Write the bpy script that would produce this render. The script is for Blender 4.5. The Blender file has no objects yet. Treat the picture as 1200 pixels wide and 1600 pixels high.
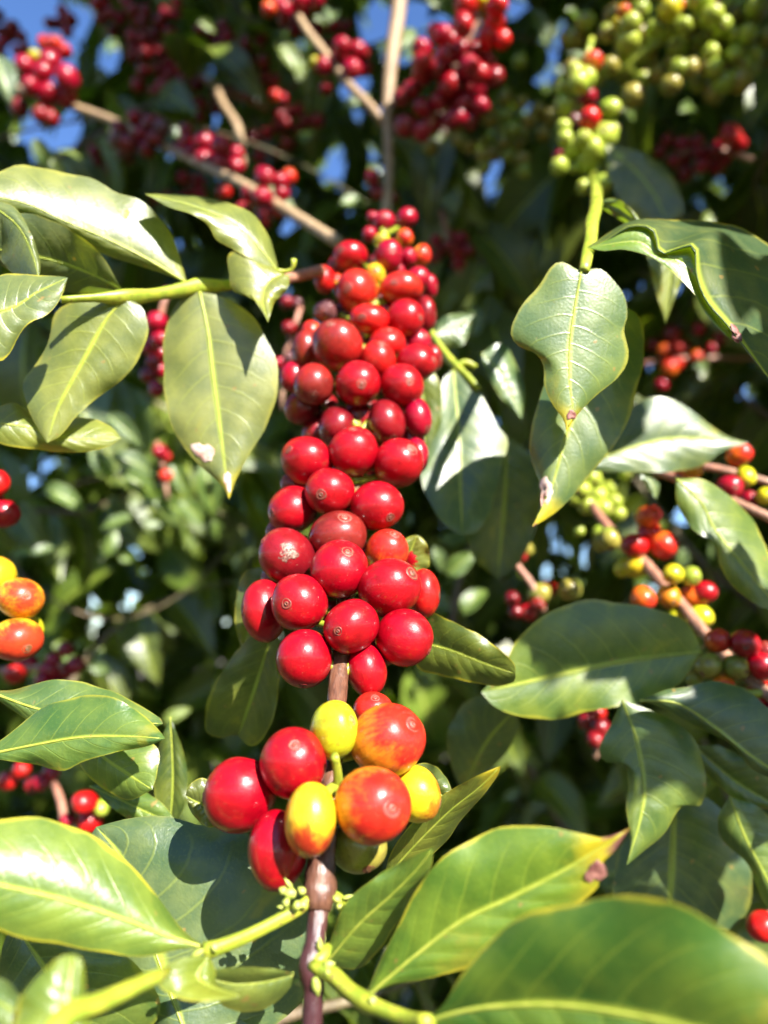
import bpy, math, random
import numpy as np
from mathutils import Vector, Matrix

random.seed(7); rng = np.random.default_rng(7)
SC = bpy.context.scene
COL = SC.collection

# ------------------------------------------------------------------ camera
PITCH = math.radians(10.0)
CAMPOS = np.array((0.0, 0.0, 1.45))
RIGHT = np.array((1.0, 0.0, 0.0))
FWD = np.array((0.0, math.cos(PITCH), math.sin(PITCH)))
UPV = np.array((0.0, -math.sin(PITCH), math.cos(PITCH)))
FPX = 1202.3                                   # focal length in pixels of the 1200x1600 photograph
cam_d = bpy.data.cameras.new('camera'); cam = bpy.data.objects.new('camera', cam_d); COL.objects.link(cam)
cam.location = CAMPOS; cam.rotation_euler = (math.pi / 2 + PITCH, 0, 0)
cam_d.sensor_fit = 'VERTICAL'; cam_d.sensor_height = 34.6; cam_d.sensor_width = 26.0; cam_d.lens = 26.0
cam_d.clip_start = 0.005; cam_d.clip_end = 500.0
cam_d.dof.use_dof = True; cam_d.dof.focus_distance = 0.190; cam_d.dof.aperture_fstop = 7.4
SC.camera = cam

# ------------------------------------------------------------------ light
SUNC = np.array((0.43, 0.70, 0.57)); SUNC /= np.linalg.norm(SUNC)      # towards the sun: right, up, back
SUN = SUNC[0] * RIGHT + SUNC[1] * UPV - SUNC[2] * FWD
elev = math.asin(SUN[2]); azim = math.atan2(SUN[0], SUN[1])
W = bpy.data.worlds.new('World'); SC.world = W; W.use_nodes = True
wn = W.node_tree.nodes; bgn = wn['Background']
sky = wn.new('ShaderNodeTexSky'); sky.sky_type = 'NISHITA'; sky.sun_disc = False
sky.sun_elevation = elev; sky.sun_rotation = azim
sky.air_density = 1.0; sky.dust_density = 0.2; sky.ozone_density = 3.0; sky.altitude = 1000
hsv = wn.new('ShaderNodeHueSaturation'); hsv.inputs['Saturation'].default_value = 1.14; hsv.inputs['Hue'].default_value = 0.508
W.node_tree.links.new(sky.outputs[0], hsv.inputs['Color']); W.node_tree.links.new(hsv.outputs[0], bgn.inputs[0]); bgn.inputs[1].default_value = 0.085
sl = bpy.data.lights.new('sun', 'SUN'); sl.energy = 5.0; sl.angle = math.radians(0.53); sl.color = (1.0, 0.955, 0.88)
so = bpy.data.objects.new('sun', sl); COL.objects.link(so)
so.rotation_euler = Vector(SUN).to_track_quat('Z', 'Y').to_euler(); so.location = (1, -2, 4)
SC.view_settings.view_transform = 'Standard'; SC.view_settings.look = 'None'
SC.view_settings.exposure = 1.82; SC.view_settings.gamma = 1.0
SC.render.engine = 'CYCLES'
SC.cycles.use_denoising = True
SC.cycles.max_bounces = 4; SC.cycles.diffuse_bounces = 2; SC.cycles.glossy_bounces = 2; SC.cycles.use_adaptive_sampling = True; SC.cycles.adaptive_threshold = 0.04; SC.cycles.caustics_reflective = False; SC.cycles.caustics_refractive = False; SC.cycles.sample_clamp_indirect = 6

# ------------------------------------------------------------------ helpers
def P(x, y, d):
    """photo pixel (1200x1600) at depth d millimetres -> world point"""
    d = d * 0.001
    return CAMPOS + RIGHT * ((x - 600) / FPX * d) - UPV * ((y - 800) / FPX * d) + FWD * d

def crom(pts, n):
    """Catmull-Rom through pts, n samples evenly along the chord length"""
    p = np.array(pts, float)
    if len(p) == 2:
        t = np.linspace(0, 1, n)[:, None]; return p[0] * (1 - t) + p[1] * t
    q = np.vstack([2 * p[0] - p[1], p, 2 * p[-1] - p[-2]])
    out = []
    for i in range(len(p) - 1):
        a, b, c, d = q[i:i + 4]
        for t in np.linspace(0, 1, 12, endpoint=False):
            out.append(0.5 * ((2 * b) + (-a + c) * t + (2 * a - 5 * b + 4 * c - d) * t * t + (-a + 3 * b - 3 * c + d) * t ** 3))
    out.append(p[-1]); out = np.array(out)
    s = np.concatenate([[0], np.cumsum(np.linalg.norm(np.diff(out[:, :2], axis=0), axis=1) + 1e-9)])
    tt = np.linspace(0, s[-1], n)
    return np.stack([np.interp(tt, s, out[:, k]) for k in range(out.shape[1])], 1)

WLOC = {}
LIT = []; SHADE = []; SHADE_FAR = []; LITH = []
def thing(name, label, cat, loc, group=None):
    o = bpy.data.objects.new(name, None); COL.objects.link(o); o.empty_display_size = 0.01
    o.location = loc; o['label'] = label; o['category'] = cat
    if group: o['group'] = group
    WLOC[o] = np.array(loc, float)
    return o

def mk(name, V, F, mat, parent=None, uv=None, axis=None, origin=None, smooth=True, loc=None):
    V = np.asarray(V, float)
    org = V.mean(0) if origin is None else np.asarray(origin, float)
    me = bpy.data.meshes.new(name); me.from_pydata((V - org).tolist(), [], F)
    if smooth: me.polygons.foreach_set('use_smooth', [True] * len(me.polygons))
    if uv is not None:
        l = me.uv_layers.new(name='UVMap'); li = np.empty(len(me.loops), int); me.loops.foreach_get('vertex_index', li)
        l.data.foreach_set('uv', np.asarray(uv, float)[li].ravel())
    if axis is not None:
        a = me.attributes.new('axis', 'FLOAT', 'POINT'); a.data.foreach_set('value', np.asarray(axis, float))
    if loc is not None:
        a = me.attributes.new('loc', 'FLOAT_VECTOR', 'POINT'); a.data.foreach_set('vector', np.asarray(loc, float).ravel())
    me.materials.append(mat)
    o = bpy.data.objects.new(name, me); COL.objects.link(o)
    if parent is not None:
        o.parent = parent; o.location = org - WLOC[parent]
    else: o.location = org
    WLOC[o] = org
    return o

def tube(pts, rad, ns=10, bump=0.0, ridge=0.0):
    p = np.asarray(pts, float); n = len(p); rad = np.broadcast_to(np.asarray(rad, float), (n,)) if np.ndim(rad) else np.full(n, rad)
    tan = np.gradient(p, axis=0); tan /= np.linalg.norm(tan, axis=1)[:, None] + 1e-12
    ref = np.array((0.31, 0.2, 0.93)); V = []; ax = []
    for i in range(n):
        a = np.cross(tan[i], ref); a /= np.linalg.norm(a); b = np.cross(tan[i], a)
        for k in range(ns):
            th = 2 * math.pi * k / ns
            r = rad[i] * (1 + bump * rng.uniform(-1, 1) + ridge * math.cos(3 * th + 0.12 * i))
            V.append(p[i] + r * (math.cos(th) * a + math.sin(th) * b)); ax.append(i / (n - 1))
    F = [(i * ns + k, i * ns + (k + 1) % ns, (i + 1) * ns + (k + 1) % ns, (i + 1) * ns + k) for i in range(n - 1) for k in range(ns)]
    V.append(p[0]); V.append(p[-1]); ax += [0, 1]
    c0, c1 = len(V) - 2, len(V) - 1
    F += [(c0, (k + 1) % ns, k) for k in range(ns)] + [(c1, (n - 1) * ns + k, (n - 1) * ns + (k + 1) % ns) for k in range(ns)]
    return np.array(V), F, ax

def stem_px(name, pts, mat, parent, n=24, bump=0.03, ns=12, lit=True):
    """pts: (x, y, depth_mm, width_px)"""
    c = crom(pts, n); W3 = np.array([P(*q[:3]) for q in c]); r = c[:, 3] * 0.5 * c[:, 2] * 0.001 / FPX
    if lit: LIT.extend(W3[::4])
    V, F, ax = tube(W3, r, ns, bump, 0.09 if mat is M_GREEN else 0.0)
    return mk(name, V, F, mat, parent, axis=ax)

# ------------------------------------------------------------------ materials
def nodes(m):
    m.use_nodes = True; nt = m.node_tree; nt.nodes.clear()
    def N(t, **k):
        nd = nt.nodes.new(t)
        for a, b in k.items():
            if a.startswith('i_'): nd.inputs[int(a[2:])].default_value = b
            else: setattr(nd, a, b)
        return nd
    def L(a, b): nt.links.new(a, b)
    return nt, N, L
def mth(N, L, op, a, b=None, c=None):
    n = N('ShaderNodeMath', operation=op)
    for i, v in enumerate((a, b, c)):
        if v is None: continue
        if hasattr(v, 'links'): L(v, n.inputs[i])
        else: n.inputs[i].default_value = v
    return n.outputs[0]
def smooth(N, L, v, a, b):
    n = N('ShaderNodeMapRange', interpolation_type='SMOOTHSTEP'); L(v, n.inputs[0]); n.inputs[1].default_value = a; n.inputs[2].default_value = b
    return n.outputs[0]
def mixc(N, L, f, a, b, blend='MIX'):
    n = N('ShaderNodeMix', data_type='RGBA', blend_type=blend)
    for s, v in ((n.inputs[0], f), (n.inputs[6], a), (n.inputs[7], b)):
        if hasattr(v, 'links'): L(v, s)
        else: s.default_value = v
    return n.outputs[2]

def leaf_material(name, detail=True):
    m = bpy.data.materials.new(name); nt, N, L = nodes(m)
    oi = N('ShaderNodeObjectInfo'); uvn = N('ShaderNodeUVMap'); uvn.uv_map = 'UVMap'
    sep = N('ShaderNodeSeparateXYZ'); L(uvn.outputs[0], sep.inputs[0])
    u = mth(N, L, 'ABSOLUTE', mth(N, L, 'MULTIPLY_ADD', sep.outputs[0], 2.0, -1.0)); v = sep.outputs[1]
    tc = N('ShaderNodeTexCoord')
    n1 = N('ShaderNodeTexNoise'); L(tc.outputs['Object'], n1.inputs['Vector']); n1.inputs['Scale'].default_value = 90; n1.inputs['Detail'].default_value = 4
    n2 = N('ShaderNodeTexNoise'); L(tc.outputs['Object'], n2.inputs['Vector']); n2.inputs['Scale'].default_value = 1300; n2.inputs['Detail'].default_value = 2
    # lateral veins: lines that leave the midrib and bend towards the tip
    ph = mth(N, L, 'ADD', mth(N, L, 'MULTIPLY', v, 9.0), mth(N, L, 'MULTIPLY', mth(N, L, 'POWER', u, 1.35), -1.9))
    ph = mth(N, L, 'ADD', ph, mth(N, L, 'MULTIPLY', mth(N, L, 'SUBTRACT', n1.outputs[0], 0.5), 0.35))
    sgn = mth(N, L, 'GREATER_THAN', sep.outputs[0], 0.5); ph = mth(N, L, 'ADD', ph, mth(N, L, 'MULTIPLY', sgn, 0.4))
    tri = mth(N, L, 'ABSOLUTE', mth(N, L, 'SUBTRACT', mth(N, L, 'FRACT', ph), 0.5))            # 0 on a vein
    vein = mth(N, L, 'SUBTRACT', 1.0, smooth(N, L, tri, 0.012, 0.07))
    vein = mth(N, L, 'MULTIPLY', vein, mth(N, L, 'SUBTRACT', 1.0, smooth(N, L, u, 0.55, 0.95)))
    mid = mth(N, L, 'SUBTRACT', 1.0, smooth(N, L, u, 0.015, 0.08))
    rim = smooth(N, L, mth(N, L, 'ADD', u, mth(N, L, 'MULTIPLY', mth(N, L, 'SUBTRACT', n1.outputs[0], 0.5), 0.28)), 0.93, 1.0)
    rim = mth(N, L, 'MULTIPLY', rim, oi.outputs['Alpha'])
    base = oi.outputs['Color']
    pale = mixc(N, L, 0.5, base, (0.36, 0.40, 0.045, 1))
    var = mixc(N, L, smooth(N, L, n1.outputs[0], 0.35, 0.7), mixc(N, L, 0.40, base, (0.02, 0.06, 0.016, 1)), mixc(N, L, 0.22, base, (0.32, 0.32, 0.04, 1)))
    c = mixc(N, L, mth(N, L, 'MULTIPLY', smooth(N, L, n2.outputs[0], 0.5, 0.7), 0.14), var, pale)
    c = mixc(N, L, mth(N, L, 'MULTIPLY', vein, 0.45), c, pale)
    c = mixc(N, L, mid, c, (0.36, 0.42, 0.05, 1))
    c = mixc(N, L, mth(N, L, 'MULTIPLY', rim, 0.85), c, (0.50, 0.43, 0.03, 1))
    # dry brown patches and specks: shape of their own
    sp = N('ShaderNodeTexNoise'); L(tc.outputs['Object'], sp.inputs['Vector']); sp.inputs['Scale'].default_value = 260; sp.inputs['Detail'].default_value = 1
    c = mixc(N, L, mth(N, L, 'MULTIPLY', smooth(N, L, sp.outputs[0], 0.735, 0.78), 0.75), c, (0.30, 0.19, 0.05, 1))
    sq = N('ShaderNodeTexNoise'); L(tc.outputs['Object'], sq.inputs['Vector']); sq.inputs['Scale'].default_value = 75; sq.inputs['Detail'].default_value = 3
    c = mixc(N, L, mth(N, L, 'MULTIPLY', smooth(N, L, sq.outputs[0], 0.66, 0.74), 0.45), c, (0.34, 0.30, 0.03, 1))
    # damaged tip: browned and bleached tissue, by an object property
    dmg = N('ShaderNodeAttribute', attribute_type='OBJECT', attribute_name='tip_burn')
    df = mth(N, L, 'ADD', v, mth(N, L, 'MULTIPLY', mth(N, L, 'SUBTRACT', n1.outputs[0], 0.5), 0.30))
    thr = mth(N, L, 'SUBTRACT', 1.0, dmg.outputs['Fac'])
    dd = mth(N, L, 'SUBTRACT', df, thr)
    on = mth(N, L, 'GREATER_THAN', dmg.outputs['Fac'], 0.001)
    c = mixc(N, L, mth(N, L, 'MULTIPLY', on, smooth(N, L, dd, -0.14, 0.0)), c, (0.52, 0.42, 0.02, 1))
    c = mixc(N, L, mth(N, L, 'MULTIPLY', mth(N, L, 'MULTIPLY', on, smooth(N, L, dd, 0.03, 0.06)), smooth(N, L, u, 0.25, 0.5)), c, (0.26, 0.10, 0.07, 1))
    ht = mth(N, L, 'MULTIPLY', n2.outputs[0], 0.55)
    ht = mth(N, L, 'ADD', ht, mth(N, L, 'MULTIPLY', vein, -0.35)); ht = mth(N, L, 'ADD', ht, mth(N, L, 'MULTIPLY', n1.outputs[0], 0.9))
    bmp = N('ShaderNodeBump'); L(ht, bmp.inputs['Height']); bmp.inputs['Strength'].default_value = 0.4; bmp.inputs['Distance'].default_value = 0.0004
    pr = N('ShaderNodeBsdfPrincipled'); L(c, pr.inputs['Base Color']); pr.inputs['IOR'].default_value = 1.5
    pr.inputs['Specular IOR Level'].default_value = 0.8; pr.inputs['Coat Weight'].default_value = 0.2; pr.inputs['Coat Roughness'].default_value = 0.22
    L(mth(N, L, 'MULTIPLY_ADD', n1.outputs[0], 0.18, 0.30), pr.inputs['Roughness']); L(bmp.outputs[0], pr.inputs['Normal'])
    tr = N('ShaderNodeBsdfTranslucent')
    L(mixc(N, L, 1.0, c, (1.9, 2.1, 0.5, 1), 'MULTIPLY'), tr.inputs[0]); L(bmp.outputs[0], tr.inputs[1])
    mx = N('ShaderNodeMixShader'); mx.inputs[0].default_value = 0.34; L(pr.outputs[0], mx.inputs[1]); L(tr.outputs[0], mx.inputs[2])
    out = N('ShaderNodeOutputMaterial'); L(mx.outputs[0], out.inputs[0])
    return m

def cherry_material():
    m = bpy.data.materials.new('cherry_skin'); nt, N, L = nodes(m)
    oi = N('ShaderNodeObjectInfo'); ax = N('ShaderNodeAttribute', attribute_type='GEOMETRY', attribute_name='axis')
    bl = N('ShaderNodeAttribute', attribute_type='OBJECT', attribute_name='blush')
    lc = N('ShaderNodeAttribute', attribute_type='GEOMETRY', attribute_name='loc')
    cmb = N('ShaderNodeCombineXYZ'); L(mth(N, L, 'MULTIPLY', oi.outputs['Random'], 57.0), cmb.inputs[2]); L(mth(N, L, 'MULTIPLY', oi.outputs['Random'], 31.0), cmb.inputs[0])
    vec = N('ShaderNodeVectorMath', operation='ADD'); L(lc.outputs['Vector'], vec.inputs[0]); L(cmb.outputs[0], vec.inputs[1])
    def noise(scale, detail, v):
        n = N('ShaderNodeTexNoise'); L(v, n.inputs['Vector']); n.inputs['Scale'].default_value = scale; n.inputs['Detail'].default_value = detail; return n.outputs[0]
    mp = N('ShaderNodeVectorMath', operation='MULTIPLY'); L(lc.outputs['Vector'], mp.inputs[0]); mp.inputs[1].default_value = (1, 1, 0.12)
    ms = N('ShaderNodeVectorMath', operation='ADD'); L(mp.outputs[0], ms.inputs[0]); L(cmb.outputs[0], ms.inputs[1])
    n1 = noise(1.5, 3, vec.outputs[0]); st = noise(11, 3, ms.outputs[0]); n2 = noise(15, 2, vec.outputs[0]); bl2 = noise(3.2, 4, vec.outputs[0])
    f = mth(N, L, 'ADD', ax.outputs['Fac'], mth(N, L, 'MULTIPLY', mth(N, L, 'SUBTRACT', n1, 0.5), 1.7))
    f = mth(N, L, 'ADD', f, mth(N, L, 'MULTIPLY', mth(N, L, 'SUBTRACT', st, 0.5), 0.7))
    f = mth(N, L, 'SUBTRACT', f, mth(N, L, 'MULTIPLY_ADD', oi.outputs['Alpha'], 2.0, -1.0))
    f = smooth(N, L, f, -0.5, 0.5)
    c = mixc(N, L, f, oi.outputs['Color'], bl.outputs['Color'])
    dk = mixc(N, L, 1.0, c, (0.42, 0.34, 0.40, 1), 'MULTIPLY')
    c = mixc(N, L, mth(N, L, 'MULTIPLY', smooth(N, L, n1, 0.48, 0.68), 0.55), c, dk)                 # riper, darker patches
    c = mixc(N, L, mth(N, L, 'MULTIPLY', smooth(N, L, st, 0.50, 0.70), 0.35), c, dk)               # fine streaks from stalk to navel
    br = mixc(N, L, 0.6, c, (0.16, 0.05, 0.02, 1))
    blot = mth(N, L, 'MULTIPLY', smooth(N, L, bl2, 0.64, 0.74), 0.55)
    c = mixc(N, L, blot, c, br)                                                                     # brown blemishes
    c = mixc(N, L, mth(N, L, 'MULTIPLY', smooth(N, L, n2, 0.72, 0.76), 0.30), c, (0.55, 0.36, 0.22, 1))   # lenticels
    bmp = N('ShaderNodeBump'); L(mth(N, L, 'ADD', mth(N, L, 'MULTIPLY', n2, 0.4), mth(N, L, 'ADD', mth(N, L, 'MULTIPLY', bl2, 1.2), mth(N, L, 'MULTIPLY', st, 0.5))), bmp.inputs['Height']); bmp.inputs['Strength'].default_value = 0.14; bmp.inputs['Distance'].default_value = 0.0006
    pr = N('ShaderNodeBsdfPrincipled'); L(c, pr.inputs['Base Color']); L(bmp.outputs[0], pr.inputs['Normal'])
    L(mth(N, L, 'ADD', mth(N, L, 'MULTIPLY_ADD', bl2, 0.22, 0.22), mth(N, L, 'MULTIPLY', blot, 0.15)), pr.inputs['Roughness'])
    pr.inputs['Specular IOR Level'].default_value = 0.34; pr.inputs['IOR'].default_value = 1.46
    pr.inputs['Coat Weight'].default_value = 0.36; pr.inputs['Coat Roughness'].default_value = 0.085
    out = N('ShaderNodeOutputMaterial'); L(pr.outputs[0], out.inputs[0])
    return m

def ramp(N, stops):
    r = N('ShaderNodeValToRGB'); e = r.color_ramp.elements
    while len(e) < len(stops): e.new(0.5)
    for k, (p, c) in enumerate(stops): e[k].position = p; e[k].color = (*c, 1)
    return r

def navel_material():
    m = bpy.data.materials.new('cherry_navel'); nt, N, L = nodes(m)
    ax = N('ShaderNodeAttribute', attribute_type='GEOMETRY', attribute_name='axis'); oi = N('ShaderNodeObjectInfo')
    tc = N('ShaderNodeTexCoord'); n = N('ShaderNodeTexNoise'); L(tc.outputs['Object'], n.inputs['Vector']); n.inputs['Scale'].default_value = 1400; n.inputs['Detail'].default_value = 4
    f = mth(N, L, 'ADD', ax.outputs['Fac'], mth(N, L, 'MULTIPLY', mth(N, L, 'SUBTRACT', n.outputs[0], 0.5), 0.5))
    r = ramp(N, [(0.0, (0.02, 0.01, 0.008)), (0.14, (0.05, 0.018, 0.012)), (0.24, (0.20, 0.10, 0.045)), (0.38, (0.07, 0.016, 0.010)), (0.60, (0.15, 0.024, 0.018)), (0.78, (0.19, 0.07, 0.035)), (0.88, (0.06, 0.010, 0.008)), (1.0, (0.30, 0.01, 0.012))])
    L(f, r.inputs[0])
    c = mixc(N, L, mth(N, L, 'MULTIPLY_ADD', oi.outputs['Random'], 0.4, 0.0), r.outputs[0], oi.outputs['Color'])
    c = mixc(N, L, mth(N, L, 'MULTIPLY', smooth(N, L, n.outputs[0], 0.5, 0.65), 0.5), c, mixc(N, L, 0.7, c, (0.03, 0.012, 0.01, 1)))
    b = N('ShaderNodeBump'); L(n.outputs[0], b.inputs['Height']); b.inputs['Strength'].default_value = 0.5; b.inputs['Distance'].default_value = 0.0003
    pr = N('ShaderNodeBsdfPrincipled'); L(c, pr.inputs['Base Color']); pr.inputs['Roughness'].default_value = 0.5; L(b.outputs[0], pr.inputs['Normal'])
    out = N('ShaderNodeOutputMaterial'); L(pr.outputs[0], out.inputs[0]); return m

def bark_material(name, stops, rough, scale=300, stretch=0.25, bumpd=0.0005):
    m = bpy.data.materials.new(name); nt, N, L = nodes(m)
    tc = N('ShaderNodeTexCoord'); mp = N('ShaderNodeMapping'); L(tc.outputs['Object'], mp.inputs[0]); mp.inputs['Scale'].default_value = (1, stretch, stretch)
    n = N('ShaderNodeTexNoise'); L(mp.outputs[0], n.inputs['Vector']); n.inputs['Scale'].default_value = scale; n.inputs['Detail'].default_value = 6; n.inputs['Roughness'].default_value = 0.65
    ax = N('ShaderNodeAttribute', attribute_type='GEOMETRY', attribute_name='axis')
    f = mth(N, L, 'ADD', ax.outputs['Fac'], mth(N, L, 'MULTIPLY', mth(N, L, 'SUBTRACT', n.outputs[0], 0.5), 0.5))
    r = ramp(N, stops); L(f, r.inputs[0])
    c = mixc(N, L, smooth(N, L, n.outputs[0], 0.56, 0.74), r.outputs[0], mixc(N, L, 0.4, r.outputs[0], (0.55, 0.42, 0.32, 1)))
    n3 = N('ShaderNodeTexNoise'); L(mp.outputs[0], n3.inputs['Vector']); n3.inputs['Scale'].default_value = scale * 4; n3.inputs['Detail'].default_value = 5; n3.inputs['Roughness'].default_value = 0.7
    c = mixc(N, L, mth(N, L, 'MULTIPLY', smooth(N, L, n3.outputs[0], 0.42, 0.62), 0.6), c, mixc(N, L, 0.72, c, (0.02, 0.008, 0.008, 1)))
    b = N('ShaderNodeBump'); L(mth(N, L, 'ADD', n.outputs[0], mth(N, L, 'MULTIPLY', n3.outputs[0], 0.5)), b.inputs['Height']); b.inputs['Strength'].default_value = 0.8; b.inputs['Distance'].default_value = bumpd
    pr = N('ShaderNodeBsdfPrincipled'); L(c, pr.inputs['Base Color']); pr.inputs['Roughness'].default_value = rough; L(b.outputs[0], pr.inputs['Normal'])
    out = N('ShaderNodeOutputMaterial'); L(pr.outputs[0], out.inputs[0]); return m

def plain_material(name, c1, c2, rough, scale=200, transl=0.0, fleck=None):
    m = bpy.data.materials.new(name); nt, N, L = nodes(m)
    tc = N('ShaderNodeTexCoord'); n = N('ShaderNodeTexNoise'); L(tc.outputs['Object'], n.inputs['Vector']); n.inputs['Scale'].default_value = scale; n.inputs['Detail'].default_value = 4
    c = mixc(N, L, smooth(N, L, n.outputs[0], 0.35, 0.68), (*c1, 1), (*c2, 1))
    if fleck is not None:
        n4 = N('ShaderNodeTexNoise'); L(tc.outputs['Object'], n4.inputs['Vector']); n4.inputs['Scale'].default_value = scale * 3.1; n4.inputs['Detail'].default_value = 3
        c = mixc(N, L, mth(N, L, 'MULTIPLY', smooth(N, L, n4.outputs[0], 0.60, 0.68), 0.8), c, (*fleck, 1))
    b = N('ShaderNodeBump'); L(n.outputs[0], b.inputs['Height']); b.inputs['Strength'].default_value = 0.4; b.inputs['Distance'].default_value = 0.1 / scale
    pr = N('ShaderNodeBsdfPrincipled'); L(c, pr.inputs['Base Color']); pr.inputs['Roughness'].default_value = rough; L(b.outputs[0], pr.inputs['Normal'])
    out = N('ShaderNodeOutputMaterial')
    if transl:
        t = N('ShaderNodeBsdfTranslucent'); L(c, t.inputs[0]); mx = N('ShaderNodeMixShader'); mx.inputs[0].default_value = transl
        L(pr.outputs[0], mx.inputs[1]); L(t.outputs[0], mx.inputs[2]); L(mx.outputs[0], out.inputs[0])
    else: L(pr.outputs[0], out.inputs[0])
    return m

M_LEAF = leaf_material('coffee_leaf')
M_CHERRY = cherry_material(); M_NAVEL = navel_material()
M_RIB = plain_material('leaf_midrib', (0.30, 0.36, 0.045), (0.42, 0.45, 0.07), 0.38, 400, 0.2)
M_STEM = bark_material('young_stem_bark', [(0.0, (0.05, 0.014, 0.017)), (0.16, (0.07, 0.022, 0.022)), (0.24, (0.13, 0.055, 0.035)), (0.45, (0.15, 0.065, 0.035)), (1.0, (0.36, 0.23, 0.13))], 0.27)
M_TAN = bark_material('tan_twig_bark', [(0.0, (0.34, 0.22, 0.12)), (1.0, (0.42, 0.29, 0.16))], 0.55, 160)
M_DULL = bark_material('shaded_twig_bark', [(0.0, (0.16, 0.09, 0.06)), (1.0, (0.14, 0.13, 0.05))], 0.6, 160)
M_PINK = bark_material('reddish_twig_bark', [(0.0, (0.38, 0.16, 0.10)), (1.0, (0.42, 0.24, 0.16))], 0.5, 200)
M_GREEN = plain_material('green_twig', (0.19, 0.25, 0.02), (0.33, 0.35, 0.03), 0.42, 250, 0.0, (0.20, 0.12, 0.04))
M_BUD = plain_material('green_bud', (0.33, 0.42, 0.06), (0.50, 0.50, 0.12), 0.42, 900, 0.15)
M_SCAB = plain_material('dry_scab', (0.10, 0.03, 0.025), (0.34, 0.20, 0.15), 0.42, 1500)
M_SOIL = plain_material('soil', (0.06, 0.045, 0.03), (0.12, 0.09, 0.06), 0.95, 3)

# leaf colours (base reflectance) ; alpha = strength of the yellow rim
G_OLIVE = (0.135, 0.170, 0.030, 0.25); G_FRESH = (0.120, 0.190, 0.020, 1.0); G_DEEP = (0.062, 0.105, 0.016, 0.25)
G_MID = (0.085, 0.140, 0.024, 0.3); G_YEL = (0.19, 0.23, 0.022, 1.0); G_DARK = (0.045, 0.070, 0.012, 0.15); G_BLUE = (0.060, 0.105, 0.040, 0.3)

# ------------------------------------------------------------------ leaves from outline + own depth
NT, NU = 34, 9
def leaf(parent, mid, A, B, da=0.0, db=0.0, col=G_MID, rib=True, bulge=0.9, pucker=0.45, wave=1.35, lit=True, shade=False, burn=0.0, label=None, nv=9, ribw=1.0):
    """mid: (x,y[,d]) base->tip, depths at first and last point; A, B: outline of the two sides; da, db: how far (mm) each edge lies behind the midrib"""
    d0 = mid[0][2]; d1 = mid[-1][2] if len(mid[-1]) > 2 else d0
    m = crom([q[:2] for q in mid], NT); a = crom([mid[0][:2], *A, mid[-1][:2]], NT); b = crom([mid[0][:2], *B, mid[-1][:2]], NT)
    ph = rng.uniform(0, 6.28, 4); V = []; UV = []
    T = np.linspace(0, 1, NT)
    for i, t in enumerate(T):
        dm = d0 + (d1 - d0) * t
        env = math.sin(math.pi * min(1, max(0, t))) ** 0.7
        for k in range(-NU, NU + 1):
            u = k / NU; e, off, p = (a[i], da, ph[0]) if u < 0 else (b[i], db, ph[1])
            au = abs(u); q = m[i] + (e - m[i]) * au * (1 + env * (0.016 * math.sin(19 * t + p * 2) + 0.012 * math.sin(37 * t + p * 3 + 1)))
            d = dm + off * env * au ** 1.2
            d -= bulge * env * math.sin(math.pi * au) * 1.0
            vp = t * nv - 1.9 * au ** 1.35 + (0.4 if u > 0 else 0.0)
            d -= pucker * env * (abs(math.sin(math.pi * (vp - 0.5))) - 0.5) * (1 - au ** 4) * min(1, au * 5)
            d += wave * env * au ** 3 * (math.sin(11 * t + p) + 0.5 * math.sin(23 * t + ph[2]))
            V.append(P(q[0], q[1], d)); UV.append(((u + 1) / 2, t))
    w = 2 * NU + 1
    F = [(i * w + k, i * w + k + 1, (i + 1) * w + k + 1, (i + 1) * w + k) for i in range(NT - 1) for k in range(w - 1)]
    o = mk('leaf', V, F, M_LEAF, parent, uv=UV)
    o.color = (col[0] * 1.22, col[1] * 1.2, col[2] * 1.3, col[3])
    if burn: o['tip_burn'] = float(burn)
    if label: o['label'] = label
    V = np.array(V); mids = V.reshape(NT, w, 3)[:, NU]
    if lit: LIT.extend(V[::37])
    if shade: SHADE.extend(V[::11])
    if rib:
        ln = np.linalg.norm(np.diff(mids, axis=0), axis=1).sum()
        r = 0.0085 * ln * ribw * (1.0 - 0.86 * T); r = np.clip(r, 0.00012, 0.0009)
        TV, TF, ax = tube(mids[:-1], r[:-1], 6)
        mk('midrib', TV, TF, M_RIB, o, axis=ax)
    return o

# ------------------------------------------------------------------ cherries
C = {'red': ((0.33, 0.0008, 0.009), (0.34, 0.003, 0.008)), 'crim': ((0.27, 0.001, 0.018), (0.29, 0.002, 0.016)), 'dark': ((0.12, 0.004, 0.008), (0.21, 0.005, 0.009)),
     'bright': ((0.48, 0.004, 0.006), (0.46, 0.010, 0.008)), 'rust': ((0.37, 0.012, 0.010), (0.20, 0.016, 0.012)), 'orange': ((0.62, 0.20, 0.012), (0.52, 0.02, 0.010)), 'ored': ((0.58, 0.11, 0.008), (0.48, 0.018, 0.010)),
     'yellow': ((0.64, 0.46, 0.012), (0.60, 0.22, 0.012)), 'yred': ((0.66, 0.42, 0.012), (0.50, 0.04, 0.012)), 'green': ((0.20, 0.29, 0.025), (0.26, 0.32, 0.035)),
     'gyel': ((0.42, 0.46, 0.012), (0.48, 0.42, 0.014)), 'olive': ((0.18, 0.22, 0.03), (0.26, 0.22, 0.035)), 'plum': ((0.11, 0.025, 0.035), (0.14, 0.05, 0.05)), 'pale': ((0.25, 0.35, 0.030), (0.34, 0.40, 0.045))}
NAVCOL = {'green': (0.3, 0.3, 0.08), 'gyel': (0.45, 0.35, 0.06), 'pale': (0.3, 0.3, 0.08), 'yellow': (0.5, 0.32, 0.06), 'yred': (0.5, 0.25, 0.06), 'olive': (0.2, 0.14, 0.05)}
NR, NS = 18, 26
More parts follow.
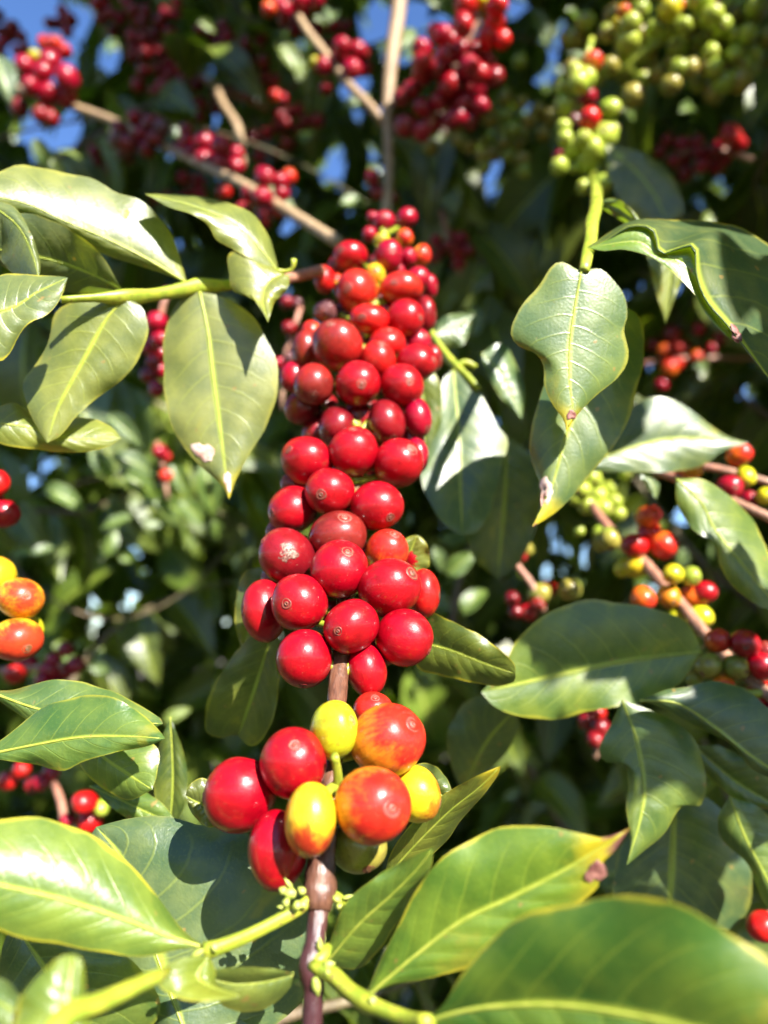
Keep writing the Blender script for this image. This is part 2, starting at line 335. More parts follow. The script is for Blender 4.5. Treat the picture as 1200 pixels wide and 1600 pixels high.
def cherry_unit(seed, wrinkle=0.0):
    g = np.random.default_rng(seed); k = g.normal(size=(6, 3)) * 1.6; ph = g.uniform(0, 6.28, 6); V = []; ax = []
    sx = g.uniform(0.89, 0.98); el = g.uniform(0.98, 1.10); dn = g.normal(size=3); dn /= np.linalg.norm(dn); dent = g.choice([0, 0.03, 0.05, 0.08])
    for i in range(NR + 1):
        th = math.pi * i / NR
        for j in range(NS):
            f = 2 * math.pi * j / NS
            n = np.array((math.sin(th) * math.cos(f), math.sin(th) * math.sin(f), math.cos(th)))
            r = 1 + 0.012 * sum(math.sin(k[q] @ n + ph[q]) for q in range(6)) - dent * math.exp(-((n - dn) @ (n - dn)) / 0.12)
            if wrinkle: r += wrinkle * (math.sin(9 * n[0] + 5 * math.sin(4 * n[1])) + math.sin(11 * n[2] + 4 * n[0]) + math.sin(13 * n[1] - 6 * n[2]))
            r -= 0.035 * math.exp(-(th / 0.33) ** 2) + 0.05 * math.exp(-((math.pi - th) / 0.3) ** 2)
            V.append(n * r * (1, sx, el)); ax.append(n[2])
    F = [(i * NS + j, (i + 1) * NS + j, (i + 1) * NS + (j + 1) % NS, i * NS + (j + 1) % NS) for i in range(NR) for j in range(NS)]
    return np.array(V), F, ax
def navel_unit(cv, size=0.24):
    """small ringed scar lying on the +Z pole of a cherry whose vertices are cv"""
    zt = cv[:NS, 2].mean()
    prof = [(1.0, -0.012), (0.9, 0.012), (0.78, 0.02), (0.66, 0.004), (0.5, -0.004), (0.36, 0.004), (0.26, 0.028), (0.16, 0.020), (0.07, -0.012)]
    V = []; ax = []
    for rr, h in prof:
        r = rr * size
        for j in range(16):
            f = 2 * math.pi * j / 16; w = 1 + 0.06 * math.sin(3 * f + rr * 5)
            V.append((r * w * math.cos(f), r * w * math.sin(f), zt - 0.52 * r * r + 0.006 + h)); ax.append(rr)
    V.append((0, 0, zt - 0.012)); ax.append(0)
    n = len(prof)
    F = [(i * 16 + j, i * 16 + (j + 1) % 16, (i + 1) * 16 + (j + 1) % 16, (i + 1) * 16 + j) for i in range(n - 1) for j in range(16)]
    F += [((n - 1) * 16 + j, (n - 1) * 16 + (j + 1) % 16, n * 16) for j in range(16)]
    return np.array(V), F, ax
def frame_to(n, roll):
    z = np.asarray(n, float) / np.linalg.norm(n); r = np.array((0.0, 1.0, 0.0)) if abs(z[1]) < 0.9 else np.array((1.0, 0.0, 0.0))
    x = np.cross(r, z); x /= np.linalg.norm(x); y = np.cross(z, x)
    c, s = math.cos(roll), math.sin(roll)
    return np.stack([c * x + s * y, -s * x + c * y, z], 1)          # columns
CAMB = np.stack([RIGHT, UPV, -FWD], 1)
def colour(o, ck, thr):
    m, b = C[ck]; o.color = (*m, thr); o['blush'] = [float(q) for q in b]

def hero_cherry(parent, x, y, rx, ry, d, nav, ck, thr, stem_pt=None, wrinkle=0.0, navel=True, seed=0, label=None, nsize=0.23):
    """one cherry: centre pixel, radii in pixels, depth, navel direction (right, up, towards the viewer)"""
    cv, F, ax = cherry_unit(seed, wrinkle)
    R = frame_to(nav, rng.uniform(0, 6.28)); s = d * 0.001 / FPX
    Sc = np.diag((rx * s, ry * s, 0.5 * (rx + ry) * s)) * 1.055
    ctr = P(x, y, d)
    # the frame of the ray through this pixel, so that the cherry faces the eye
    X = CAMB @ Sc @ R
    o = mk('cherry', cv @ X.T + ctr, F, M_CHERRY, parent, axis=ax, origin=ctr, loc=cv); colour(o, ck, thr)
    if label: o['label'] = label
    LIT.append(ctr); LITH.append(ctr)
    if navel:
        nv, nF, nax = navel_unit(cv, nsize); n = mk('navel', nv @ X.T + ctr, nF, M_NAVEL, o, axis=nax); n.color = (*NAVCOL.get(ck, (0.40, 0.05, 0.04)), 1)
    if stem_pt is not None:
        # stalk leaves the end opposite the navel and bends to the stem
        st = ctr - X[:, 2] * 0.9; md = (st + stem_pt) / 2 - X[:, 2] * 0.12
        pts = crom([st, md, np.asarray(stem_pt)], 7); V, TF, tax = tube(pts, np.linspace(0.0009, 0.0011, 7), 7)
        mk('stalk', V, TF, M_GREEN, o, axis=tax)
    return o

CH_PROTO = []
for k in range(6):
    cv, F, ax = cherry_unit(100 + k); nv, nF, nax = navel_unit(cv)
    me = bpy.data.meshes.new('cherry'); me.from_pydata((cv * 0.98).tolist(), [], F); me.polygons.foreach_set('use_smooth', [True] * len(F))
    a = me.attributes.new('axis', 'FLOAT', 'POINT'); a.data.foreach_set('value', ax); me.materials.append(M_CHERRY)
    a = me.attributes.new('loc', 'FLOAT_VECTOR', 'POINT'); a.data.foreach_set('vector', cv.ravel())
    ne = bpy.data.meshes.new('navel'); ne.from_pydata((nv * 0.98).tolist(), [], nF); ne.polygons.foreach_set('use_smooth', [True] * len(nF))
    a = ne.attributes.new('axis', 'FLOAT', 'POINT'); a.data.foreach_set('value', nax); ne.materials.append(M_NAVEL)
    CH_PROTO.append((me, ne))
def far_cherry(parent, x, y, r, d, ck, thr=None, lit=True, navel=None):
    me, ne = CH_PROTO[rng.integers(6)]
    o = bpy.data.objects.new('cherry', me); COL.objects.link(o); o.parent = parent
    w = P(x, y, d); o.location = w - WLOC[parent]; s = r * d * 0.001 / FPX
    o.scale = (s * rng.uniform(0.94, 1.04), s * rng.uniform(0.94, 1.04), s * rng.uniform(0.98, 1.1))
    n = np.array((rng.normal() * 0.7, rng.normal() * 0.6, 0.55 + 0.4 * rng.random())); n /= np.linalg.norm(n)
    R = CAMB @ frame_to(n, rng.uniform(0, 6.28)); o.rotation_euler = Matrix(R.tolist()).to_euler()
    m, b = C[ck]; j = rng.uniform(0.85, 1.12)
    o.color = (m[0] * j, m[1] * j, m[2] * j, rng.uniform(0.3, 0.75) if thr is None else thr); o['blush'] = [float(q * j) for q in b]
    if lit: LIT.append(w)
    else: SHADE_FAR.append(w)
    if r >= (13 if navel is None else navel):
        q = bpy.data.objects.new('navel', ne); COL.objects.link(q); q.parent = o; q.color = (*NAVCOL.get(ck, (0.40, 0.05, 0.04)), 1)
    return o
def far_bunch(parent, lst, d, spread=10, lit=True):
    """lst: (x, y, r, colour); in depth the cherries sit round the twig"""
    for i, q in enumerate(lst):
        far_cherry(parent, q[0], q[1], q[2], d + rng.uniform(-spread, spread) + (q[4] if len(q) > 4 else 0), q[3], lit=lit)
def fill_bunch(parent, cx, cy, sx, sy, n, r, cks, d, lit=False, spread=14):
    pts = []
    for _ in range(n * 30):
        if len(pts) >= n: break
        a, b = rng.normal(size=2); p = (cx + sx * a * 0.55, cy + sy * b * 0.55)
        if all((p[0] - q[0]) ** 2 + (p[1] - q[1]) ** 2 > (1.25 * r) ** 2 for q in pts): pts.append(p)
    far_bunch(parent, [(*p, r * rng.uniform(0.85, 1.12), cks[rng.integers(len(cks))]) for p in pts], d, spread, lit)

# ------------------------------------------------------------------ ground
g = bpy.data.meshes.new('ground'); gb = []; 
n = 40; xs = np.linspace(-1, 1, n) ** 3 * 200
GV = [(x, y, 0.04 * math.sin(x * 2.1) * math.cos(y * 1.7) if abs(x) < 20 and abs(y) < 20 else 0.0) for x in xs for y in xs]
GF = [(i * n + j, (i + 1) * n + j, (i + 1) * n + j + 1, i * n + j + 1) for i in range(n - 1) for j in range(n - 1)]
gr = mk('ground', GV, GF, M_SOIL, origin=(0, 0, 0)); gr['kind'] = 'structure'; gr['label'] = 'dark soil under the coffee bushes'

# ================================================================== 1 the central fruiting branch
main = thing('coffee_branch', 'central coffee branch packed with glossy red cherries, its purple brown stem leaving at the bottom', 'coffee branch', P(487, 1640, 144))
STEM = [(484, 1660, 143, 34), (488, 1590, 146, 33), (490, 1545, 148, 33), (485, 1512, 149, 38), (492, 1470, 152, 31), (498, 1420, 156, 34), (499, 1392, 158, 40), (500, 1360, 160, 40), (507, 1320, 163, 36), (516, 1230, 171, 33), (523, 1140, 182, 31),
        (529, 1060, 193, 31), (535, 1000, 201, 30), (540, 940, 210, 29), (546, 850, 224, 27), (552, 750, 240, 25), (558, 650, 256, 24), (566, 560, 273, 22), (580, 460, 294, 19), (596, 380, 318, 14), (606, 335, 345, 9)]
stem_px('stem', [(x, y, d + (0 if y > 1000 else min(10, (1000 - y) * 0.022)), w) for x, y, d, w in STEM], M_STEM, main, n=150, bump=0.045, ns=16)
_sy = [q[1] for q in STEM][::-1]; _sd = [q[2] for q in STEM][::-1]; _sx = [q[0] for q in STEM][::-1]
sdep = lambda y: float(np.interp(y, _sy, _sd)); sxx = lambda y: float(np.interp(y, _sy, _sx))
# node scale: the pointed collar of bark where two leaves once sat
V, F, ax = tube([P(*q) for q in crom([(498, 1424, 155.2), (499, 1405, 156.6), (500, 1380, 158.8), (502, 1350, 160.8), (507, 1318, 163.2), (510, 1296, 165)], 12)], np.array([2.35, 2.85, 3.3, 3.45, 3.35, 3.15, 2.95, 2.8, 2.65, 2.55, 2.45, 2.3]) * 1e-3, 16, 0.06)
mk('node_collar', V, F, M_STEM, main, axis=[0.3] * len(V))

# (x, y, rx, ry, layer mm, navel(right,up), colour, blush threshold 0..1, kind)
HC = [
 # bottom group
 (375,1240,53,56,-1,(-.97,-.12),'red',.6), (459,1193,50,51,-9,(.05,.62),'red',.55), (522,1141,37,44,-10,(.72,.35),'gyel',.75), (605,1156,54,53,-8,(.72,.48),'orange',.6), (583,1113,32,30,6,(.1,.8),'ored',.4),
 (582,1260,57,57,-13,(.52,.03),'orange',.62), (648,1240,37,46,4,(.92,-.28),'yellow',.8), (485,1281,43,52,-12,(-.08,-.88),'yred',.75), (435,1326,46,58,-2,(-.25,-.9),'red',.6), (559,1318,42,39,5,(.3,-.7),'olive',.5),
 # second group
 (476,1029,43,43,-4,(-.05,-.86),'red',.6), (573,1046,32,38,2,(.2,-.9),'red',.5), (631,997,41,42,-3,(.86,-.4),'red',.6), (549,979,44,43,-9,(-.42,-.12),'red',.55), (467,942,43,44,-7,(-.42,0),'red',.6), (414,955,33,48,4,(-.9,.1),'red',.5),
 (608,920,46,45,-8,(.70,.50),'red',.6), (662,929,24,38,6,(.95,0),'bright',.5), (531,890,44,44,-10,(.30,.68),'red',.9), (604,863,33,33,0,(.35,.8),'ored',.55), (529,839,45,38,-3,(.2,.75),'rust',.3), (448,868,43,42,-4,(-.75,.55),'dark',.3), (458,797,36,37,4,(-.8,-.1),'red',.5),
 (515,769,38,37,-8,(-.32,-.10),'red',.55), (589,791,41,37,-6,(.48,-.45),'red',.55), (480,720,38,38,-4,(-.66,.40),'red',.55), (553,705,37,38,-8,(-.05,.86),'red',.6), (623,723,37,38,-5,(.50,.46),'red',.6), (649,714,19,28,5,(.9,0),'crim',.5), (462,757,22,22,8,(-.6,0),'dark',.5),
 (540,745,26,26,12,(0,.2),'dark',.5),
 # third group
 (559,600,36,34,-9,(.15,-.05),'red',.55), (628,603,33,33,-6,(.32,.14),'red',.55), (490,602,31,31,-4,(0,-.55),'rust',.6), (604,660,31,34,-1,(.3,-.75),'dark',.3), (652,653,22,31,5,(.6,-.5),'crim',.5), (472,637,27,28,6,(-.7,-.3),'dark',.7), (527,668,29,34,6,(-.4,-.6),'dark',.6),
 (527,540,38,38,-7,(-.22,.70),'rust',.7), (480,548,22,32,5,(-.7,.1),'rust',.5), (590,564,27,30,-3,(.2,.75),'bright',.6), (605,538,29,25,1,(.1,.8),'bright',.6), (651,567,32,30,0,(.80,.12),'red',.6), (653,536,21,22,8,(.5,.5),'crim',.5),
 (577,498,31,24,-5,(-.36,0),'bright',.6), (633,498,29,29,-3,(.80,.02),'red',.55), (664,492,17,28,7,(.9,0),'dark',.5), (558,455,32,33,-3,(-.40,.10),'ored',.4), (627,451,33,26,-3,(-.25,.28),'ored',.3), (653,436,18,19,4,(.5,.3),'crim',.5), (670,448,13,20,9,(.9,0),'crim',.5),
 (547,400,26,24,0,(-.5,.3),'red',.5), (608,400,22,25,-3,(.2,.3),'crim',.5), (638,402,12,15,4,(.6,.2),'crim',.5), (587,430,16,18,1,(0,.3),'yellow',.8), (658,400,15,18,6,(.6,.2),'orange',.7), (632,373,14,14,2,(.3,.4),'orange',.75), (597,376,13,12,2,(-.2,.4),'gyel',.8),
 (635,342,17,17,6,(.4,.5),'crim',.5), (600,347,17,17,0,(0,.5),'crim',.5), (578,367,12,12,4,(-.4,.5),'crim',.5), (583,340,10,10,12,(-.4,.5),'crim',.5), (507,437,16,21,6,(-.7,.1),'bright',.5), (527,440,10,12,8,(-.4,.1),'ored',.5),
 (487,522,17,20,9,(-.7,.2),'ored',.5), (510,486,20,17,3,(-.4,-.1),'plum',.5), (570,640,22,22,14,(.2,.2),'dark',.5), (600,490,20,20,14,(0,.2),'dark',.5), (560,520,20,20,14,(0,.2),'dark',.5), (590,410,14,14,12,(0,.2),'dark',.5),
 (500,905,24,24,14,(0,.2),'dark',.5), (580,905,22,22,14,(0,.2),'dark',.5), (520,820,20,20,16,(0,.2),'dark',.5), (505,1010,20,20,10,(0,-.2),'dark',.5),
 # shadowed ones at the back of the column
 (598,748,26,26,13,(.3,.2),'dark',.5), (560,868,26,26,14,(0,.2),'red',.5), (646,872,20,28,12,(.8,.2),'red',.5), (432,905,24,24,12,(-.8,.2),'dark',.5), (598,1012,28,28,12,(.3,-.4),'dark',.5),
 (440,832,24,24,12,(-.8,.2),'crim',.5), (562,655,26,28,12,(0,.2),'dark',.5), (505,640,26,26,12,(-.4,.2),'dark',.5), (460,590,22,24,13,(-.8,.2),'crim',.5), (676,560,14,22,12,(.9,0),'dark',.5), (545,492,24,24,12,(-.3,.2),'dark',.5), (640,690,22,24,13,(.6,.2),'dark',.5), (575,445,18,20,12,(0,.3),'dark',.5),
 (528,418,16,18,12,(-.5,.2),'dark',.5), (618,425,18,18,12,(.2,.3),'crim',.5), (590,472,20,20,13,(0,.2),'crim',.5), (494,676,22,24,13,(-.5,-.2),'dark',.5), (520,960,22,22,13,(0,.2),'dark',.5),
]
h = [dict(x=q[0], y=q[1], rx=q[2], ry=q[3], d=sdep(q[1]) + q[4], q=q) for q in HC]
for it in range(60):                       # ease apart, along the line of sight only, cherries that would run into each other
    for i in range(len(h)):
        for j in range(i + 1, len(h)):
            a, b = h[i], h[j]; dx = a['x'] - b['x']; dy = a['y'] - b['y']
            s = 0.5 * (a['d'] + b['d']) / FPX; R = (0.5 * (a['rx'] + a['ry'] + b['rx'] + b['ry'])) * s * 0.90
            l2 = (dx * dx + dy * dy) * s * s
            if l2 >= R * R: continue
            need = math.sqrt(R * R - l2); gap = b['d'] - a['d']
            if abs(gap) < need:
                mv = (need - abs(gap)) * 0.25; sg = 1 if gap >= 0 else -1
                a['d'] -= sg * mv; b['d'] += sg * mv
HERO = []
for i, e in enumerate(h):
    q = e['q']; n = q[5]; z = math.sqrt(max(0.02, 1 - n[0] ** 2 - n[1] ** 2))
    # image-plane direction is judged along this pixel's own ray
    vx, vy = (e['x'] - 600) / FPX, -(e['y'] - 800) / FPX
    nav = np.array((n[0] - 0.75 * vx * z, n[1] - 0.75 * vy * z, z))
    yy = min(1400, e['y'] + 22 + 0.15 * e['ry'])
    sp = P(sxx(yy), yy, sdep(yy))
    HERO.append(hero_cherry(main, e['x'], e['y'], q[2], q[3], e['d'], nav, q[6], q[7], stem_pt=sp, seed=i, wrinkle=0.035 if q[6] == 'plum' else 0.0, nsize=rng.uniform(0.17, 0.28)))
for k, t in ((2, 'small yellow green unripe cherry'), (3, 'orange cherry blushing red at its end'), (5, 'large orange cherry blushing red at its ringed end'), (6, 'yellow cherry'), (7, 'yellow cherry with a red lower end'), (9, 'olive unripe cherry at the back'), (19, 'orange cherry among the red ones'), (21, 'dark red cherry with a crusty scab'), (33, 'red cherry with a brown dried patch')):
    HERO[k]['label'] = t
HERO[[i for i, q in enumerate(HC) if q[6] == 'plum'][0]]['label'] = 'shrivelled purple black cherry'
# scabs lying on two cherries
def scab(k, cx, cy, size, dish=0.0):
    e = h[k]; o = HERO[k]; q = e['q']; s = e['d'] * 0.001 / FPX; V = []; rings = 7
    R = 0.5 * (q[2] + q[3]); c = P(e['x'], e['y'], e['d'])
    for i in range(rings + 1):
        for j in range(20):
            f = 2 * math.pi * j / 20; w = 1 + 0.22 * math.sin(3 * f + 1) + 0.13 * math.sin(5 * f) + 0.08 * math.sin(8 * f + 2)
            r = size * i / rings * w; px, py = cx + r * math.cos(f), cy + r * math.sin(f)
            nx, ny = (px - e['x']) / q[2], (py - e['y']) / q[3]; nz = math.sqrt(max(0.05, 1 - nx * nx - ny * ny))
            hh = 1.0 + (0.03 * rng.random() if i < rings else -0.02)
            V.append(c + (RIGHT * nx * q[2] * s - UPV * ny * q[3] * s - FWD * nz * R * s) * hh)
    F = [(i * 20 + j, i * 20 + (j + 1) % 20, (i + 1) * 20 + (j + 1) % 20, (i + 1) * 20 + j) for i in range(rings) for j in range(20)]
    mk('scab', V, F, M_SCAB, o)
scab(21, 453, 862, 15); scab(33, 487, 614, 17)
# visible green stalks of the bottom group
stem_px('fruit_stalk', [(523, 1180, 162, 13), (527, 1205, 164, 14), (529, 1232, 167, 17)], M_GREEN, main, 8, 0.02)
stem_px('fruit_stalk', [(500, 1250, 158, 15), (512, 1238, 162, 18), (526, 1228, 167, 18)], M_GREEN, main, 8, 0.02)
# left green side shoot and its leaves
stem_px('side_shoot', [(486, 1402, 156, 17), (462, 1422, 154, 20), (400, 1455, 151, 20), (345, 1478, 149, 23), (318, 1486, 148, 27)], M_GREEN, main, 16, 0.02)
stem_px('side_shoot', [(505, 1395, 158, 20), (530, 1404, 158, 16), (548, 1420, 160, 13)], M_GREEN, main, 8, 0.04)
stem_px('side_shoot', [(486, 1508, 148, 20), (515, 1520, 146, 26), (545, 1548, 142, 25), (572, 1566, 139, 30), (590, 1574, 137, 24), (640, 1592, 133, 24), (672, 1598, 129, 26)], M_GREEN, main, 18, 0.02)
stem_px('side_shoot', [(494, 1505, 148, 16), (506, 1490, 150, 20), (514, 1478, 152, 12)], M_GREEN, main, 8, 0.05)
def bud(x, y, d, w, l, ang):
    p0 = np.array((x, y)); e = np.array((math.cos(ang), -math.sin(ang))) * l; k = np.linspace(0, 1, 7)
    prof = w * np.array([0.55, 0.85, 1.0, 0.95, 0.75, 0.45, 0.12])
    stem_px('bud', [(*(p0 + e * t), d, r) for t, r in zip(k, prof)], M_BUD, main, 9, 0.05, 8)
for b in ((462, 1398, 153, 17, 24, 2.9), (446, 1394, 152, 13, 12, 2.6), (456, 1388, 153, 8, 20, 2.2), (470, 1412, 152, 15, 16, 3.6), (452, 1411, 152, 15, 12, 3.0), (476, 1396, 154, 13, 14, 2.4), (478, 1410, 153, 14, 14, 3.8), (444, 1418, 152, 6, 12, 3.0),
          (520, 1402, 156, 10, 16, -0.5), (527, 1412, 156, 11, 14, -0.9), (535, 1404, 157, 7, 18, 0.3), (532, 1424, 157, 9, 12, -1.2), (506, 1508, 146, 12, 18, 0.2), (500, 1486, 149, 10, 22, 1.6), (492, 1528, 146, 15, 30, -1.4), (508, 1516, 145, 13, 15, -0.6), (330, 1482, 147, 15, 14, 0.4), (300, 1494, 147, 11, 26, 0.5), (578, 1566, 137, 15, 12, 0.6), (460, 1532, 150, 10, 18, -0.4), (452, 1528, 150, 6, 14, 0.9)):
    bud(*b)
leaf(main, [(326,1483,150),(260,1462),(180,1432),(90,1404),(0,1383),(-110,1352,136)], [(285,1452),(240,1392),(185,1335),(130,1296),(70,1280),(0,1280),(-60,1300)], [(285,1482),(230,1494),(160,1488),(80,1474),(0,1455),(-60,1420)], da=9, db=-1, col=(0.13,0.20,0.028,.9), bulge=0.8, wave=0.4, label='large pale glossy leaf')
leaf(main, [(300,1640,166),(262,1540),(222,1430),(188,1340),(150,1292,186)], [(420,1610),(492,1530),(500,1430),(450,1340),(385,1302),(320,1292),(260,1274),(200,1279)], [(200,1590),(140,1500),(120,1400),(130,1330)], da=8, db=4, col=(.075,.12,.05,.15), wave=0.5, nv=8, bulge=2.0)
leaf(main, [(512,1502,157),(560,1445),(610,1400),(650,1360),(678,1324,149)], [(516,1470),(530,1430),(555,1395),(600,1362),(645,1337)], [(550,1515),(585,1495),(615,1450),(645,1405),(672,1360)], da=-1, db=6, col=(.10,.18,.022,.6), bulge=0.6)
leaf(main, [(568,1562,151),(640,1500),(720,1440),(800,1402),(890,1355),(985,1293,140)], [(590,1510),(625,1440),(665,1370),(710,1325),(770,1297),(840,1290),(900,1300),(940,1309),(965,1302)], [(610,1540),(680,1527),(760,1500),(840,1455),(900,1415),(935,1385),(938,1352),(958,1332)], da=2, db=-2, col=(.105,.20,.016,1), pucker=.8, burn=.12, label='broad green leaf with a yellow tip and a brown spot')
leaf(main, [(655,1598,131),(740,1576),(850,1569),(950,1579),(1080,1606),(1260,1660,104)], [(690,1575),(720,1525),(760,1475),(830,1425),(930,1403),(1030,1405),(1110,1440),(1190,1488),(1250,1560)], [(700,1620),(800,1680),(950,1720),(1120,1720)], da=-2, db=2, col=(.055,.135,.012,1), pucker=.8, bulge=1.5, label='large foreground leaf with a yellow rim, out of focus')
leaf(main, [(325,1494,141),(312,1530),(375,1557,134)], [(282,1497),(252,1518),(254,1545),(290,1563),(342,1564)], [(335,1510),(338,1535),(352,1548)], da=-3, db=3, col=G_YEL, wave=.3, label='small curled leaf with a yellow edge')
leaf(main, [(462,1522,150),(420,1533),(370,1538),(330,1530,146)], [(430,1514),(380,1511),(336,1515)], [(452,1545),(425,1570),(385,1582),(345,1568)], da=-3, db=2, col=G_OLIVE, wave=.3)
leaf(main, [(306,1560,174),(315,1600),(330,1690,168)], [(262,1575),(250,1620)], [(370,1590),(430,1640)], col=G_MID)
leaf(main, [(20,1440,172),(80,1530),(150,1650,165)], [(110,1450),(205,1500),(250,1590)], [(0,1500),(12,1590)], col=G_DEEP, lit=False)
leaf(main, [(425,985,238),(407,1050),(387,1110),(372,1150,246)], [(395,992),(360,1030),(335,1070),(321,1110),(322,1142),(345,1153),(362,1149)], [(440,1010),(437,1060),(430,1110),(416,1148),(393,1166)], da=2, db=-3, col=(.10,.115,.02,.5), lit=False, label='shaded olive leaf with a notched tip')
leaf(main, [(430,895,245),(400,950),(378,1015,248)], [(420,888),(387,890),(373,915),(367,970)], [(440,940),(425,990),(400,1025)], col=(.08,.095,.025,.6), lit=False)
leaf(main, [(636,1000,224),(700,1015),(760,1038),(805,1053,217)], [(660,956),(700,968),(745,990),(785,1018),(804,1038)], [(655,1045),(710,1060),(755,1070),(785,1071),(804,1064)], da=-2, db=4, col=(.085,.115,.015,1), lit=False)
leaf(main, [(625,900,230),(640,865),(652,836,228)], [(645,900),(668,887),(671,862),(662,843)], [(618,875),(625,850),(640,838)], col=(.18,.20,.03,.8))
leaf(main, [(636,1225,190),(670,1232),(705,1252,188)], [(650,1194),(680,1197),(697,1215),(706,1236)], [(640,1260),(665,1275),(690,1270)], col=(.09,.12,.03,.6))
leaf(main, [(345,1270,184),(310,1255),(290,1243,182)], [(330,1222),(310,1217),(295,1228)], [(335,1292),(315,1287),(297,1266)], col=(.12,.13,.03,.6))
leaf(main, [(600,1374,186),(652,1317),(703,1267),(748,1231),(782,1197,174)], [(610,1335),(640,1290),(680,1250),(730,1220),(766,1203)], [(640,1362),(690,1322),(722,1280),(752,1246),(777,1213)], da=-2, db=5, col=(.14,.16,.02,1), burn=.05)
leaf(main, [(645,560,300),(664,640),(660,725,296)], [(640,600),(640,680)], [(684,590),(690,650),(682,705)], col=(.10,.13,.02,.5), lit=False)

# ================================================================== 2 left leafy twig
tw = thing('leafy_twig', 'yellow green twig with broad pale olive leaves, left of the upper red cherries', 'twig', P(490, 425, 300))
stem_px('twig', [(500, 424, 300, 20), (470, 430, 284, 18), (420, 440, 264, 18), (375, 444, 262, 18)], M_PINK, tw, 12)
stem_px('twig', [(380, 443, 262, 17), (345, 447, 258, 18), (310, 447, 254, 24), (285, 452, 250, 22), (240, 460, 242, 19), (195, 464, 234, 26), (150, 465, 228, 14), (95, 468, 222, 11)], M_GREEN, tw, 24, 0.02)
stem_px('tendril', [(432, 424, 250, 12), (446, 424, 250, 6), (457, 420, 250, 7), (459, 405, 250, 10)], M_GREEN, tw, 8)
leaf(tw, [(292,442,250),(230,405),(170,375),(100,345),(40,318),(-40,300,226)], [(283,410),(270,370),(245,335),(215,312),(180,300),(140,276),(100,270),(60,262),(30,257),(0,268),(-30,280)], [(262,430),(200,410),(150,392),(110,370),(60,348),(0,335)], da=8, db=3, col=(.15,.17,.036,.3), wave=.9, label='long pale leaf with a white glare near its base')
leaf(tw, [(195,457,238),(150,432),(100,412),(60,402),(-30,385,224)], [(182,438),(160,400),(120,365),(80,343),(20,333),(-20,350)], [(165,458),(110,457),(65,448),(10,420)], da=-6, db=7, col=(.10,.12,.045,.3))
leaf(tw, [(195,466,233),(165,500),(140,545),(110,600),(88,645),(74,692,226)], [(120,470),(85,490),(75,540),(50,575),(35,600),(45,640),(62,675)], [(222,480),(231,510),(222,550),(200,585),(165,612),(125,645),(95,680)], da=2, db=3, col=(.17,.19,.045,.4), nv=11)
leaf(tw, [(312,456,252),(325,520),(333,590),(345,680),(358,780,243)], [(280,470),(260,510),(254,570),(262,640),(280,690),(310,725),(345,757)], [(350,465),(395,495),(425,545),(434,600),(420,660),(395,700),(370,747)], da=2, db=3, col=(.19,.205,.06,.3), nv=11, burn=.03, label='hanging pale leaf with a bleached patch near its tip')
leaf(tw, [(436,428,250),(412,395),(385,365),(350,340),(290,318),(226,303,240)], [(430,400),(418,365),(395,335),(360,318),(310,306),(265,303)], [(405,412),(370,393),(340,375),(325,352),(300,335),(260,322)], da=9, db=-3, col=(.17,.19,.04,.4))
leaf(tw, [(442,428,248),(420,440),(410,465),(419,504,236)], [(410,408),(375,389),(356,400),(358,430),(366,456),(386,455),(405,480)], [(452,432),(447,455),(430,470),(423,490)], da=3, db=2, col=(.19,.20,.03,.7), label='small ragged yellow green leaf')
# bleached patch of the hanging leaf: torn tissue lifted off the blade
lf = thing('coffee_leaf', 'pale folded leaf with wavy yellow margin entering from the left edge, tip pointing right', 'leaf', P(-60, 500, 204))
leaf(lf, [(-60,500,204),(20,480),(60,455),(106,434,213)], [(-20,440),(20,428),(60,430),(95,432)], [(-10,562),(15,551),(40,510),(75,490),(94,468)], da=5, db=-1, col=(.13,.16,.05,1), wave=1.0)
leaf(lf, [(-30,310,224),(25,350),(50,395),(62,442,216)], [(-20,360),(0,405),(35,437)], [(20,322),(46,360),(62,405)], da=8, db=2, col=(.11,.14,.05,.3))
lf = thing('coffee_leaf', 'yellowish leaf lying flat below the hanging pale leaves at the left edge', 'leaf', P(-40, 660, 225))
leaf(lf, [(-40,658,225),(40,667),(110,685),(190,685,236)], [(0,635),(25,630),(60,650),(130,652),(170,665)], [(0,692),(60,703),(120,707),(165,699)], da=8, db=1, col=(.18,.20,.03,1))

# ================================================================== 3 left middle leaves
lt = thing('leafy_twig', 'twig at the left edge with two overlapping glossy pointed leaves above the big pale one', 'twig', P(-40, 1130, 192))
stem_px('twig', [(-60, 1150, 200, 22), (-30, 1130, 194, 22), (-10, 1095, 196, 16)], M_GREEN, lt, 8)
leaf(lt, [(-34,1182,188),(60,1163),(130,1152),(200,1151),(258,1154,180)], [(20,1142),(60,1110),(110,1090),(165,1087),(215,1110),(246,1138)], [(20,1190),(60,1195),(98,1206),(125,1192),(170,1178),(230,1166)], da=6, db=0, col=(.065,.14,.025,.5), nv=8, pucker=.4)
leaf(lt, [(-24,1078,200),(60,1108),(150,1125),(255,1131,196)], [(20,1078),(70,1064),(120,1064),(170,1078),(215,1100),(250,1122)], [(20,1110),(70,1140),(140,1160),(200,1160)], da=7, db=2, col=(.09,.15,.035,.5))
leaf(lt, [(120,1140,216),(160,1182),(200,1210),(238,1234,208)], [(190,1145),(245,1168),(246,1205)], [(118,1185),(155,1228),(200,1250)], da=3, db=2, col=(.10,.16,.025,.6))
leaf(lt, [(140,1228,228),(205,1258),(280,1292,222)], [(190,1222),(250,1252)], [(175,1262),(225,1292)], da=2, col=(.095,.16,.025,.4))
leaf(lt, [(266,1120,236),(270,1220),(264,1310,232)], [(246,1175),(242,1245)], [(288,1180),(292,1245)], col=G_DARK, lit=False, shade=True)

